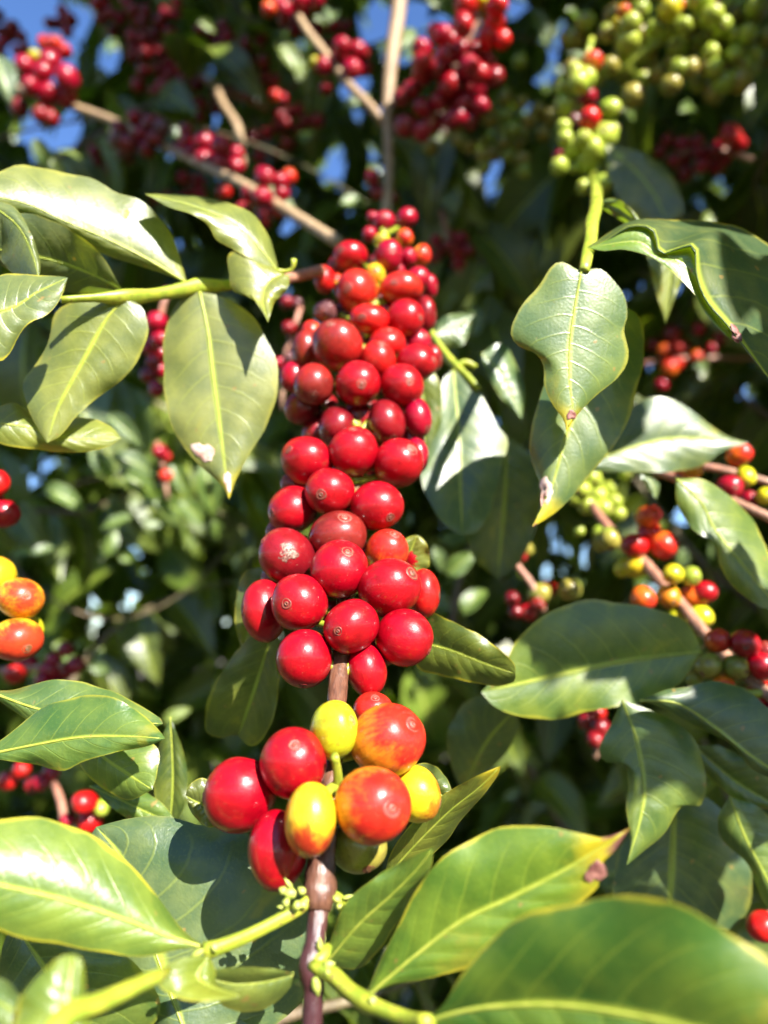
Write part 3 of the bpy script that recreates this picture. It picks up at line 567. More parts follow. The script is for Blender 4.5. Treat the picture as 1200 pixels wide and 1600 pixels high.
# ================================================================== 4 bottom left foreground shoot
bl = thing('leafy_shoot', 'blurred yellow green shoot in the bottom left corner with an upright rounded leaf', 'shoot', P(60, 1660, 106))
stem_px('twig', [(60, 1650, 106, 40), (100, 1590, 111, 36), (160, 1566, 117, 30), (250, 1524, 126, 22), (262, 1518, 128, 14)], M_GREEN, bl, 14)
leaf(bl, [(100,1660,110),(108,1570),(114,1491,118)], [(20,1640),(24,1585),(40,1548),(74,1512),(95,1495)], [(140,1630),(135,1560),(131,1512),(124,1495)], da=-1, db=2, col=(.15,.21,.022,1))
leaf(bl, [(-50,1550,121),(10,1572),(60,1620,116)], [(0,1528),(40,1568)], [(-20,1600),(20,1630)], da=5, col=(.11,.17,.05,.3))

# ================================================================== 5 green cherry twig with hanging leaves, upper right
gr_t = thing('coffee_branch', 'hanging string of lime green unripe cherries with leaves below it, upper right', 'coffee branch', P(900, 60, 500))
stem_px('twig', [(925, 60, 468, 9), (908, 130, 460, 10), (915, 210, 455, 11), (926, 270, 445, 12), (931, 298, 400, 15), (932, 312, 320, 18), (931, 322, 258, 20)], M_GREEN, gr_t, 14)
stem_px('twig', [(932, 314, 262, 20), (930, 332, 250, 20), (924, 352, 238, 22), (922, 380, 230, 20), (917, 400, 222, 19), (912, 425, 217, 17)], M_GREEN, gr_t, 14)
far_bunch(gr_t, [(900,115,16,'pale'),(915,125,17,'pale'),(880,138,15,'pale'),(903,130,18,'pale'),(882,165,18,'pale'),(918,152,16,'crim',10),(922,184,17,'bright'),(953,170,18,'pale'),(898,190,12,'plum',8),(880,198,12,'pale'),(882,214,14,'pale'),(955,205,13,'pale',8),(945,214,22,'pale'),(912,218,15,'pale'),
   (895,232,15,'pale'),(925,235,20,'pale'),(918,250,22,'pale',-6),(966,253,22,'pale'),(874,260,15,'pale'),(897,262,9,'pale'),(912,292,13,'pale'),(942,288,17,'pale'),(873,243,9,'crim',10),(925,98,17,'orange',8)], 440, 8)
leaf(gr_t, [(908,424,217),(898,480),(890,540),(890,600),(895,640),(885,674,212)], [(870,410),(835,455),(808,490),(798,520),(808,540),(838,553),(850,574),(850,600),(862,630),(880,655)], [(940,421),(968,450),(981,490),(975,515),(983,550),(965,590),(935,615),(905,645)], da=3, db=4, col=(.10,.165,.045,.5), wave=.5, burn=.02, pucker=.1, label='hanging pale green leaf with a scalloped edge')
leaf(gr_t, [(960,470,244),(925,580),(885,680),(862,760),(831,824,232)], [(900,500),(860,580),(838,640),(826,695),(838,740),(848,770),(845,800)], [(1002,500),(1004,570),(990,630),(970,680),(925,740),(880,790),(855,810)], da=5, db=2, col=(.09,.145,.042,.5), burn=.05, label='leaf with a bleached pointed tip, behind the scalloped one')
CREST = [(918,386,222),(945,376),(985,352),(1022,358),(1032,394),(1062,386),(1086,384),(1090,430),(1106,470),(1142,512),(1215,610,205)]
leaf(gr_t, CREST, [(985,345),(1050,344),(1120,347),(1180,366),(1235,420),(1250,520),(1240,600)], [(947,379),(986,356),(1019,362),(1030,397),(1060,390),(1083,389),(1087,432),(1103,472),(1139,514)], da=30, db=0, col=(.05,.085,.03,.8), rib=False, wave=.3, bulge=2, pucker=.2, lit=False, shade=True, label='dark leaf whose near edge curls up bright yellow green')
leaf(gr_t, [(918,387,221),(960,380),(1000,378),(1026,396),(1058,405),(1082,425),(1096,460),(1122,500),(1150,535,209)], [(945,377),(984,354),(1020,360),(1030,395),(1060,387),(1084,386),(1088,430),(1104,470),(1138,511)], [(945,392),(975,390),(1018,402),(1052,427),(1083,457),(1102,490),(1132,522)], da=1.2, db=-1.5, col=(.15,.25,.010,1), rib=False, wave=.2, bulge=.4, pucker=.1, label='bright yellow green curled edge of the dark leaf')
leaf(gr_t, [(1045,350,300),(1048,430),(1040,505,300)], [(1012,385),(1022,445)], [(1078,395),(1060,450)], col=(.17,.20,.03,.3), label='small sunlit leaf under the curled one')
leaf(gr_t, [(945,225,430),(1010,285),(1045,352,420)], [(1005,240),(1050,275),(1068,330)], [(955,285),(990,335)], col=(.12,.13,.03,.3), lit=False, shade=True)
leaf(gr_t, [(930,318,270),(965,325),(1008,358,262)], [(960,310),(990,330)], [(955,335),(985,352)], da=-2, db=3, col=(.10,.15,.03,.6))

def dead_patch(label, x, y, rx, ry, mat, rot=0.0):
    """dried tissue on the leaf part that carries this label: an uneven flake lying just on the blade"""
    lo = [o for o in bpy.data.objects if o.get('label') == label][0]
    W_ = np.empty(len(lo.data.vertices) * 3); lo.data.vertices.foreach_get('co', W_); W_ = W_.reshape(-1, 3) + WLOC[lo]
    v = W_ - CAMPOS; dep = v @ FWD; px = np.stack([600 + FPX * (v @ RIGHT) / dep, 800 - FPX * (v @ UPV) / dep], 1)
    def surf(a, b):
        d2 = ((px - (a, b)) ** 2).sum(1); k = np.argsort(d2)[:5]; w = 1 / (d2[k] + 4); return float((dep[k] * w).sum() / w.sum()) * 1000
    V = []; n = 18; ph = rng.uniform(0, 6.28, 3)
    for i in range(6):
        for j in range(n):
            f = 2 * math.pi * j / n; w = (1 + 0.22 * math.sin(2 * f + ph[0]) + 0.16 * math.sin(3 * f + ph[1]) + 0.10 * math.sin(7 * f + ph[2])) * i / 5
            a, b = rx * w * math.cos(f), ry * w * math.sin(f); a, b = x + a * math.cos(rot) - b * math.sin(rot), y + a * math.sin(rot) + b * math.cos(rot)
            V.append(P(a, b, surf(a, b) - 0.35 - (0.12 * rng.random() if i < 5 else -0.1)))
    F = [(i * n + j, i * n + (j + 1) % n, (i + 1) * n + (j + 1) % n, (i + 1) * n + j) for i in range(5) for j in range(n)]
    mk('dead_patch', V, F, mat, lo)
M_BROWN = plain_material('dead_leaf_tissue', (0.13, 0.035, 0.03), (0.30, 0.13, 0.10), 0.6, 700)
M_BLEACH = plain_material('bleached_leaf_tissue', (0.62, 0.50, 0.42), (0.42, 0.22, 0.17), 0.5, 450)
M_HALO = plain_material('yellowed_leaf_tissue', (0.42, 0.38, 0.03), (0.30, 0.30, 0.03), 0.45, 500, 0.2)
dead_patch('broad green leaf with a yellow tip and a brown spot', 931, 1362, 13, 20, M_BROWN, 0.3)
dead_patch('hanging pale leaf with a bleached patch near its tip', 318, 706, 14, 17, M_BLEACH, -0.6)
dead_patch('hanging pale leaf with a bleached patch near its tip', 356, 752, 6, 14, M_BLEACH)
dead_patch('leaf with a bleached pointed tip, behind the scalloped one', 853, 768, 11, 20, M_BLEACH, 0.15)
dead_patch('hanging pale green leaf with a scalloped edge', 893, 648, 6, 9, M_BROWN)
dead_patch('dark leaf whose near edge curls up bright yellow green', 1150, 522, 8, 14, M_BROWN, -0.6)
dead_patch('long pale leaf with a white glare near its base', 198, 334, 5, 6, M_HALO)
# ================================================================== 6 right leaves
for p in ((960,372),(990,375),(1015,380),(1050,408),(1075,420),(1095,460),(1120,500)): LIT.append(P(p[0], p[1], 215))
r4 = thing('coffee_leaf', 'pale grey green leaf pointing right towards an orange cherry, behind the bleached tip leaf', 'leaf', P(890, 735, 300))
leaf(r4, [(890,735,300),(980,702),(1060,685),(1170,692,306)], [(940,680),(985,640),(1010,621),(1050,624),(1085,645),(1130,678)], [(940,737),(1000,737),(1060,737),(1105,723),(1128,706)], da=5, db=-2, col=(.085,.13,.055,.2))
leaf(r4, [(990,728,302),(1018,752),(1026,780,300)], [(1012,735),(1030,756)], [(1000,745),(1012,766)], da=3, col=(.09,.14,.06,.2))
rt = thing('coffee_branch', 'tan twig at the right edge with deep red, orange and green cherries', 'coffee branch', P(1230, 826, 300))
stem_px('twig', [(1025, 736, 345, 13), (1060, 748, 335, 14), (1110, 768, 322, 14), (1170, 794, 308, 14), (1240, 826, 296, 15)], M_PINK, rt, 14)
stem_px('twig', [(1090, 728, 345, 12), (1130, 734, 340, 12), (1210, 756, 330, 12)], M_PINK, rt, 8)
far_bunch(rt, [(1155,710,19,'ored'),(1072,730,15,'orange',6),(1083,733,16,'yellow'),(1140,762,22,'crim'),(1165,745,17,'gyel'),(1170,782,16,'crim',8),(1197,776,15,'gyel'),(1060,728,14,'orange',6)], 318, 6)
leaf(rt, [(1056,748,264),(1095,785),(1115,825),(1150,870),(1218,952,255)], [(1100,750),(1150,783),(1186,830),(1207,880),(1218,920)], [(1058,785),(1080,825),(1118,850),(1125,885),(1150,920),(1190,949)], da=7, db=0, col=(.115,.17,.025,.6), label='pointed yellow green leaf beside the mixed cherries')
mx = thing('coffee_branch', 'slanting branch of mixed green, yellow, orange and red cherries, right of the picture', 'coffee branch', P(1220, 1120, 230))
stem_px('twig', [(925, 790, 375, 13), (955, 830, 355, 16), (985, 862, 342, 17), (1008, 880, 335, 18), (1035, 912, 322, 18), (1070, 950, 308, 18), (1098, 985, 296, 19), (1150, 1040, 275, 19), (1240, 1120, 250, 19)], M_PINK, mx, 26)
far_bunch(mx, [(1013,807,19,'ored'),(1015,832,20,'bright',4),(992,852,21,'bright'),(1038,852,22,'ored',4),(995,884,20,'yellow'),(975,888,16,'gyel',8)], 335, 4)
far_bunch(mx, [(1052,897,18,'gyel'),(1080,900,16,'green',6),(1005,935,20,'ored'),(1045,932,20,'yellow'),(1086,931,22,'ored',4),(1101,925,19,'red',8),(1059,963,16,'gyel'),(1096,963,18,'gyel'),(940,848,16,'olive',14),(952,842,18,'olive',8)], 310, 4)
for q in ((1083,1008,17,'olive'),(1122,1001,20,'ored'),(1165,1006,24,'red'),(1107,1040,22,'olive'),(1150,1042,20,'olive'),(1190,1040,24,'red'),(1130,1072,20,'orange'),(1180,1090,20,'red'),(1205,1075,20,'ored'),(1195,1020,18,'rust'),(1155,1080,16,'olive'),(1085,1062,14,'olive'),(1205,1110,18,'crim')):
    far_cherry(mx, q[0], q[1], q[2], 268 + rng.uniform(-6, 6), q[3], lit=False); SHADE.append(P(q[0], q[1], 266))
far_bunch(mx, [(925,745,17,'pale'),(910,765,15,'pale'),(935,772,18,'pale'),(955,765,16,'pale'),(960,785,15,'pale'),(940,795,17,'pale'),(918,790,16,'pale'),(965,802,14,'pale'),(937,833,13,'pale'),(900,780,12,'pale'),(930,755,14,'green'),(978,740,13,'green'),(905,830,10,'green')], 385, 8)
leaf(mx, [(1096,1018,264),(1000,1030),(920,1045),(850,1060),(752,1081,255)], [(1075,975),(1020,950),(950,940),(890,942),(840,968),(805,1005),(785,1045)], [(1060,1070),(1010,1095),(930,1110),(880,1122),(820,1121),(775,1106)], da=2, db=-3, col=(.10,.16,.018,.5), lit=False, shade=True, label='broad leaf half in shade with bright sun patches')
for p in ((800,1020),(800,1085),(840,1112),(890,1112),(920,1010),(975,1088),(770,1085)): LIT.append(P(p[0], p[1], 258))
rl = thing('leafy_twig', 'twig with dark drooping blue green leaves at the right edge below the mixed cherries', 'twig', P(1240, 1080, 255))
stem_px('twig', [(970, 1090, 262, 12), (1060, 1090, 262, 13), (1150, 1085, 262, 14), (1240, 1080, 262, 15)], M_GREEN, rl, 10, lit=False)
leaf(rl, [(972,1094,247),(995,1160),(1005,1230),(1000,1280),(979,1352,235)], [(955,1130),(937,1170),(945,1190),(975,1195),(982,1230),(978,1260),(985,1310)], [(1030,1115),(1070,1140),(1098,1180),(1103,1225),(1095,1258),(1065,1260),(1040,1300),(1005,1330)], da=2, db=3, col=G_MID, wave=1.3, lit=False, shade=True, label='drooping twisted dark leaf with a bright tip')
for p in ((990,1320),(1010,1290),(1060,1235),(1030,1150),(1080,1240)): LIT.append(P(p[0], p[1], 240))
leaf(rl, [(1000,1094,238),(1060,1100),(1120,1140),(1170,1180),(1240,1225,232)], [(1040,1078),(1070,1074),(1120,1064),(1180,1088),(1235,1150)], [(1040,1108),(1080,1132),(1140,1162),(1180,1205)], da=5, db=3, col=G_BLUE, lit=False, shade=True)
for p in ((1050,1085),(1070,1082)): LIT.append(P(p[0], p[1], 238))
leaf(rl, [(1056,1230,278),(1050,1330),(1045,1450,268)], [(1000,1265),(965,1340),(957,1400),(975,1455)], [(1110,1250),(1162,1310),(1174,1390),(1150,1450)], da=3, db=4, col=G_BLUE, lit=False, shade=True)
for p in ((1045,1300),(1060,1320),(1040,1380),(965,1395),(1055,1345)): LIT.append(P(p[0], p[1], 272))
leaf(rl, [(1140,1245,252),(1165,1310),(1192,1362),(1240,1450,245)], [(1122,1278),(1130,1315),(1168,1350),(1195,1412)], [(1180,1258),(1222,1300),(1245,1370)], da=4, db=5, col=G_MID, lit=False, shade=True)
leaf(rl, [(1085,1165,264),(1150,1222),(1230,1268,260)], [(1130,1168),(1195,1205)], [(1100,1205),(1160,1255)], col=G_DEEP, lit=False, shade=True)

rs = thing('leafy_twig', 'forked yellow green twig with a two toned leaf just right of the red cherries', 'twig', P(672, 515, 318))
stem_px('twig', [(666, 508, 322, 12), (690, 545, 316, 13), (712, 572, 310, 15), (730, 588, 306, 12), (748, 608, 303, 10)], M_GREEN, rs, 12)
stem_px('twig', [(714, 572, 310, 12), (728, 566, 310, 11), (744, 574, 310, 9)], M_GREEN, rs, 6)
leaf(rs, [(708,578,308),(714,650),(718,720),(721,790),(722,835,284)], [(690,598),(688,660),(670,700),(657,747),(680,800),(705,827)], [(745,605),(775,660),(792,692),(782,740),(765,800),(745,832)], da=-4, db=1, col=(.085,.135,.05,.2))
leaf(rs, [(676,522,322),(705,512),(740,492,326)], [(690,497),(716,489)], [(700,543),(726,536)], da=4, col=(.085,.13,.06,.2))
leaf(rs, [(752,552,330),(785,588),(815,655,326)], [(785,536),(806,570),(820,612)], [(760,580),(785,625)], da=5, col=(.09,.15,.055,.3))
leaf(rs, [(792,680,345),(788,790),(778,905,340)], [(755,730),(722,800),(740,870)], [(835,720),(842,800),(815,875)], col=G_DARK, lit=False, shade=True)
rm = thing('coffee_leaf', 'green leaf half shaded, right of the yellow cherries and above the leaf tip', 'leaf', P(725, 1240, 292))
leaf(rm, [(722,1240,292),(760,1162),(806,1108,286)], [(703,1190),(700,1140),(735,1092),(780,1085)], [(745,1217),(786,1182),(810,1140)], da=2, db=3, col=(.085,.12,.035,.2), shade=True, lit=False)
for p in ((720,1180),(760,1190),(730,1200)): LIT.append(P(p[0], p[1], 290))

# ================================================================== 7 cherries along the edges
le = thing('coffee_branch', 'branch end at the left edge with two big orange cherries and one yellow', 'coffee branch', P(-60, 960, 245))
stem_px('twig', [(-40, 700, 300, 14), (-30, 850, 262, 16), (-34, 960, 245, 18), (-50, 1080, 232, 18)], M_PINK, le, 12)
for i, (x, y, rx, ry, d, nv, ck, th) in enumerate(((33,935,36,32,238,(.5,.2),'yred',.7),(26,1000,37,33,232,(.8,-.35),'yred',.5),(-6,905,30,34,246,(.2,.4),'yellow',.8),(50,985,16,22,246,(.5,.2),'gyel',.8))):
    hero_cherry(le, x, y, rx, ry, d, (*nv, .7), ck, th, seed=300 + i, navel=(i < 2))
far_bunch(le, [(-4,755,20,'bright'),(6,803,22,'red'),(-14,780,20,'red',8)], 272, 4)
lr = thing('coffee_branch', 'reddish twig with red cherries in the gap between left leaves, one small pale green', 'coffee branch', P(98, 1320, 330))
stem_px('twig', [(85, 1225, 370, 12), (96, 1255, 360, 13), (100, 1290, 350, 13), (96, 1330, 340, 13)], M_PINK, lr, 8)
far_bunch(lr, [(132,1254,19,'bright'),(140,1284,19,'bright',6),(105,1282,11,'crim',6),(158,1263,12,'pale',6)], 345, 4)
far_bunch(lr, [(33,1203,16,'bright'),(12,1220,16,'bright'),(64,1222,15,'crim',8),(20,1216,12,'red',8),(80,1208,14,'crim',10),(50,1228,12,'dark',12)], 380, 6)
lm = thing('coffee_branch', 'dim dark red cherries just above the overlapping leaves at the left', 'coffee branch', P(-30, 1045, 400))
stem_px('twig', [(-30, 1050, 430, 10), (40, 1045, 430, 10), (100, 1040, 430, 9)], M_PINK, lm, 6, lit=False)
far_bunch(lm, [(24,1053,16,'bright')], 400, 2); fill_bunch(lm, 65, 1040, 35, 22, 9, 14, ['dark', 'crim'], 428)
re = thing('coffee_branch', 'single bright red cherry at the right edge above the foreground leaf', 'coffee branch', P(1240, 1440, 270))
stem_px('twig', [(1195, 1430, 285, 10), (1215, 1425, 285, 12), (1260, 1440, 280, 13)], M_PINK, re, 6)
hero_cherry(re, 1192, 1448, 24, 22, 268, (.3, .3, .8), 'bright', .5, seed=310)

# ================================================================== 8 branches behind
b1 = thing('coffee_branch', 'blurred tan branch with three bunches of pinkish red cherries crossing the upper left', 'coffee branch', P(530, 380, 420))
stem_px('twig', [(-40, 120, 700, 10), (60, 148, 670, 12), (120, 168, 650, 12), (185, 192, 625, 12), (240, 220, 600, 11), (300, 250, 570, 13), (370, 283, 530, 15), (450, 330, 480, 17), (530, 380, 425, 20)], M_TAN, b1, 30, lit=False)
for p in ((150,180,640),(300,250,570),(385,292,525),(460,337,475),(500,362,445)): LIT.append(P(*p))
for p in ((205,202,615),(225,212,608),(250,226,595)): SHADE_FAR.append(P(*p))
far_bunch(b1, [(39,102,16,'crim'),(78,97,17,'crim'),(67,113,16,'crim'),(105,122,19,'crim'),(48,135,16,'crim'),(75,147,17,'crim'),(103,152,17,'crim'),(100,80,13,'red',8),(72,68,14,'ored',8),(85,66,12,'ored',10),(54,88,10,'gyel',8),(60,128,14,'dark',14)], 640, 10)
far_bunch(b1, [(65,180,15,'dark'),(80,185,14,'dark'),(30,168,14,'dark'),(190,210,15,'plum'),(215,185,15,'plum'),(195,235,14,'plum'),(247,195,14,'crim'),(225,205,12,'plum')], 640, 14, lit=False)
far_bunch(b1, [(320,224,17,'crim'),(346,228,16,'crim'),(320,250,17,'crim'),(346,256,16,'crim'),(369,260,15,'crim'),(333,240,14,'dark',16),(370,240,12,'crim',12),(350,300,12,'bright',10)], 560, 8)
far_bunch(b1, [(413,277,16,'crim'),(438,285,15,'crim'),(452,276,14,'orange',8),(411,308,16,'crim'),(435,326,16,'red'),(440,302,14,'crim',10),(412,345,14,'dark',14),(420,330,12,'dark',14)], 490, 8)
fill_bunch(b1, 215, 212, 45, 24, 9, 13.5, ['plum', 'dark', 'crim'], 598); fill_bunch(b1, 290, 232, 20, 18, 4, 13, ['dark', 'crim'], 575); fill_bunch(b1, 395, 300, 22, 26, 5, 13.5, ['crim', 'dark'], 520)
b2 = thing('coffee_shrub', 'blurred tan upright stem at top centre with a side twig of pink red cherries', 'stem', P(600, 420, 540))
stem_px('stem', [(630, -60, 560, 25), (622, 20, 556, 24), (612, 90, 552, 22), (606, 170, 548, 18), (608, 260, 544, 15), (604, 330, 530, 17), (600, 430, 520, 14)], M_TAN, b2, 24, lit=False)
for p in ((622,20,556),(614,70,553),(608,265,544)): LIT.append(P(*p))
for y in range(140, 250, 12): SHADE_FAR.append(P(606, y, 548))
stem_px('twig', [(600, 192, 548, 13), (575, 162, 556, 14), (548, 135, 566, 14), (505, 80, 590, 13), (480, 48, 600, 12), (455, 5, 620, 11)], M_TAN, b2, 14)
far_bunch(b2, [(534,72,14,'crim'),(529,89,14,'crim'),(506,104,15,'crim'),(550,108,17,'crim'),(560,80,15,'crim'),(570,108,13,'crim',10),(568,85,12,'rust',10),(510,138,12,'dark',14),(488,98,10,'gyel',10)], 575, 8)
far_bunch(b2, [(420,14,12,'ored'),(445,16,13,'crim'),(470,4,16,'crim'),(433,6,12,'crim'),(495,0,13,'crim'),(445,30,13,'dark',10)], 610, 8)
far_bunch(b2, [(582,278,13,'crim'),(590,300,13,'dark',10),(612,310,12,'dark',10)], 530, 6)
stem_px('twig', [(335, 130, 760, 12), (350, 165, 740, 12), (372, 200, 720, 13), (378, 260, 700, 14)], M_TAN, b2, 10)
b3 = thing('coffee_branch', 'drooping bunch of bright red cherries at the top right of the upright stem', 'coffee branch', P(760, -60, 520))
stem_px('twig', [(770, -60, 525, 10), (745, 30, 525, 9), (710, 110, 530, 8), (670, 200, 535, 7)], M_PINK, b3, 12)
far_bunch(b3, [(727,8,19,'bright'),(777,8,17,'bright'),(724,38,19,'red'),(772,36,18,'bright'),(762,58,18,'bright',6),(785,62,14,'bright'),(660,97,18,'red'),(657,112,14,'red',6),(742,100,10,'red'),(750,117,16,'red'),(692,55,16,'crim',6),(750,0,14,'gyel',8)], 505, 8)
fill_bunch(b3, 712, 95, 40, 45, 14, 17, ['dark', 'crim', 'red'], 525); fill_bunch(b3, 672, 170, 38, 40, 14, 17, ['dark', 'crim'], 535); fill_bunch(b3, 720, 150, 26, 30, 7, 17, ['red', 'crim'], 522)
b4 = thing('coffee_branch', 'heavy bunch of green unripe cherries hanging in the top right corner, partly shaded', 'coffee branch', P(1150, -60, 480))
stem_px('twig', [(1190, -60, 470, 12), (1120, 20, 475, 12), (1040, 60, 480, 11), (960, 120, 500, 9)], M_GREEN, b4, 12, lit=False)
far_bunch(b4, [(974,18,11,'orange'),(984,37,18,'pale'),(981,66,19,'pale'),(1020,43,13,'pale'),(1046,15,19,'gyel'),(1055,10,15,'orange'),(1112,25,18,'pale'),(1098,2,18,'pale'),(1170,52,14,'pale'),(965,36,9,'gyel'),(1070,40,12,'pale'),(1180,10,14,'green')], 462, 6)
fill_bunch(b4, 1110, 80, 60, 40, 6, 16, ['pale', 'green'], 478, lit=True, spread=8); fill_bunch(b4, 1050, 70, 100, 60, 46, 18, ['olive', 'green', 'olive'], 492, spread=18); fill_bunch(b4, 1130, 50, 60, 50, 16, 18, ['olive', 'green'], 490, spread=16)
b5 = thing('coffee_branch', 'shaded bunch of dull green cherries behind the hanging green string, upper middle', 'coffee branch', P(760, 60, 620))
stem_px('twig', [(700, 60, 640, 9), (770, 180, 630, 9), (800, 230, 625, 9)], M_GREEN, b5, 8, lit=False)
fill_bunch(b5, 780, 195, 85, 60, 34, 13, ['olive', 'olive', 'green'], 625, spread=20)
b6 = thing('coffee_branch', 'small dark red bunch with an orange red end, upper right near the corner leaf', 'coffee branch', P(1180, 260, 620))
stem_px('twig', [(1040, 250, 640, 8), (1100, 230, 635, 8), (1180, 250, 630, 9)], M_PINK, b6, 8, lit=False)
far_bunch(b6, [(1140,205,13,'bright'),(1148,216,13,'bright'),(1135,215,12,'ored')], 620, 6); fill_bunch(b6, 1070, 235, 35, 28, 10, 12, ['dark', 'crim'], 640); fill_bunch(b6, 1130, 245, 22, 16, 5, 12, ['crim', 'red'], 636)
b7 = thing('coffee_branch', 'tiny blurred orange and red cherries in the dark gap under the curled leaf', 'coffee branch', P(1150, 560, 680))
stem_px('twig', [(1000, 570, 700, 7), (1060, 560, 700, 7), (1200, 560, 700, 8)], M_PINK, b7, 8, lit=False)
far_bunch(b7, [(1046,576,13,'ored'),(1033,602,10,'crim'),(1093,513,10,'crim'),(1113,545,9,'crim'),(1088,557,10,'ored'),(1125,528,11,'rust')], 690, 10); fill_bunch(b7, 1045, 548, 22, 18, 5, 14, ['rust', 'dark', 'ored'], 700)
b8 = thing('coffee_branch', 'small red twig with two dark red and two olive cherries above the half shaded leaf', 'coffee branch', P(800, 870, 380))
stem_px('twig', [(798, 872, 390, 9), (815, 892, 388, 10), (834, 918, 384, 11), (850, 955, 380, 12)], M_PINK, b8, 8)
far_bunch(b8, [(858,920,15,'bright'),(826,957,15,'red')], 388, 4); far_bunch(b8, [(843,928,19,'olive'),(891,921,19,'olive'),(800,935,12,'dark'),(805,955,12,'dark'),(822,858,14,'olive'),(815,870,10,'dark'),(840,945,12,'rust')], 385, 6, lit=False)
b9 = thing('coffee_branch', 'pair of red cherries peeping out between the half shaded leaf and the twisted leaf', 'coffee branch', P(930, 1180, 360))
stem_px('twig', [(925, 1110, 380, 8), (935, 1150, 378, 8), (930, 1185, 375, 8)], M_PINK, b9, 6, lit=False)
far_bunch(b9, [(935,1114,13,'bright')], 362, 2); far_bunch(b9, [(918,1125,16,'dark'),(938,1135,17,'dark'),(930,1155,16,'dark'),(948,1148,12,'crim')], 372, 6, lit=False)
b10 = thing('coffee_branch', 'blurred pink red cherries in the gap between the two hanging pale leaves', 'coffee branch', P(240, 560, 400))
stem_px('twig', [(262, 450, 420, 10), (245, 520, 420, 10), (235, 600, 420, 10)], M_PINK, b10, 6, lit=False)
far_bunch(b10, [(245,502,16,'crim'),(240,520,14,'crim',6)], 400, 3); fill_bunch(b10, 240, 555, 14, 35, 8, 14, ['dark', 'crim'], 415)
b11 = thing('coffee_branch', 'small pink red and orange cherries among bright leaves, left of the hanging leaf tip', 'coffee branch', P(255, 760, 520))
stem_px('twig', [(245, 690, 540, 7), (255, 730, 540, 7), (262, 780, 540, 7)], M_PINK, b11, 6, lit=False)
far_bunch(b11, [(250,705,12,'crim'),(258,714,10,'red',6),(259,744,11,'ored')], 520, 4)
b12 = thing('coffee_branch', 'dim dark red bunches hanging in the shaded top left background', 'coffee branch', P(240, -40, 800))
stem_px('twig', [(160, -40, 820, 8), (240, 60, 820, 8), (330, 130, 820, 8), (420, 170, 820, 8)], M_PINK, b12, 10, lit=False)
far_bunch(b12, [(152,6,11,'red'),(258,20,9,'crim'),(277,5,8,'red'),(430,150,10,'ored'),(275,22,8,'crim')], 790, 8)
for cx, cy, n in ((190, 12, 10), (240, 70, 14), (255, 120, 12), (400, 130, 14), (390, 90, 10), (300, 160, 10), (415, 225, 6), (20, 60, 10), (110, 30, 5), (330, 60, 10), (290, 300, 8), (470, 190, 8), (510, 40, 10), (180, 240, 8)): fill_bunch(b12, cx, cy, 34, 24, n, 10.5, ['dark', 'crim', 'dark'], 815)
b13 = thing('coffee_branch', 'faint dark red bunch in the shade right of the top of the cherry column', 'coffee branch', P(700, 330, 620))
stem_px('twig', [(690, 330, 640, 8), (705, 390, 640, 8), (720, 430, 640, 7)], M_PINK, b13, 6, lit=False)
fill_bunch(b13, 705, 390, 26, 22, 9, 11.5, ['dark', 'crim'], 640)
b14 = thing('coffee_branch', 'dark red cherries deep in shade left of the upper red column', 'coffee branch', P(440, 560, 420))
stem_px('twig', [(470, 480, 430, 8), (445, 560, 430, 8), (440, 640, 430, 8)], M_PINK, b14, 6, lit=False)
far_bunch(b14, [(437,567,10,'crim'),(455,560,12,'plum')], 420, 4); fill_bunch(b14, 455, 500, 14, 36, 4, 12, ['dark', 'plum', 'dark'], 435)

# ================================================================== 9 leaves of the bushes behind
SKYGAPS = [(-10,0,75),(40,38,60),(95,52,42),(118,42,34),(85,92,32),(172,97,20),(214,68,11),(218,86,12),(90,205,40),(70,232,30),(590,35,36),(650,8,45),(690,28,26),(548,130,36),(575,105,26),(520,268,22),(510,245,14),(570,237,14),(592,240,10),(820,108,28),(865,80,18),(640,100,14),(625,170,14),
           (335,185,16),(270,215,18),(455,355,24),(775,270,20),(1040,640,1),(500,185,10),(960,545,0),(1015,585,13),(1060,590,10),(1040,575,9),(1150,615,20),(978,445,14),(990,462,12),(62,728,18),(44,752,10),(885,835,14),(880,855,12),(850,885,10),(1085,580,9),(1130,300,12),(1140,305,10),(815,15,18),(800,5,16),(330,10,8),(465,75,8),(1070,805,12),(790,640,14)]
SKYGAPS = [(x, y, r) for x, y, r in SKYGAPS if r > 2]
SKYGAPS = [(x, y, r * (1.0 if x < 130 else 0.8)) for x, y, r in SKYGAPS]
GA = np.array(SKYGAPS, float)
def to_px(w):
    v = np.asarray(w) - CAMPOS; d = v @ FWD
    return np.stack([600 + FPX * (v @ RIGHT) / d, 800 - FPX * (v @ UPV) / d], -1), d
def leaf_grid(nt, nu, bend, curl, wavy, seed, length=1.0, width=0.42):
    g = np.random.default_rng(seed); V = []; UV = []; ph = g.uniform(0, 6.28)
    for i in range(nt + 1):
        t = i / nt; w = width * 0.5 * (math.sin(math.pi * t ** 0.85) ** 0.8) * (1 - 0.35 * t ** 5) + (0.004 if 0 < t < 1 else 0)
        a = bend * t; y = t if abs(bend) < 1e-3 else math.sin(a) / bend; z = 0 if abs(bend) < 1e-3 else -(1 - math.cos(a)) / bend
        for k in range(-nu, nu + 1):
            u = k / nu; V.append((u * w, y * length, (z + curl * abs(u) * w * 1.6 + wavy * abs(u) ** 2 * math.sin(13 * t + ph + (1.7 if u > 0 else 0))) * length)); UV.append(((u + 1) / 2, t))
    q = 2 * nu + 1
    F = [(i * q + k, i * q + k + 1, (i + 1) * q + k + 1, (i + 1) * q + k) for i in range(nt) for k in range(q - 1)]
    return np.array(V), F, np.array(UV)
LPROTO = []
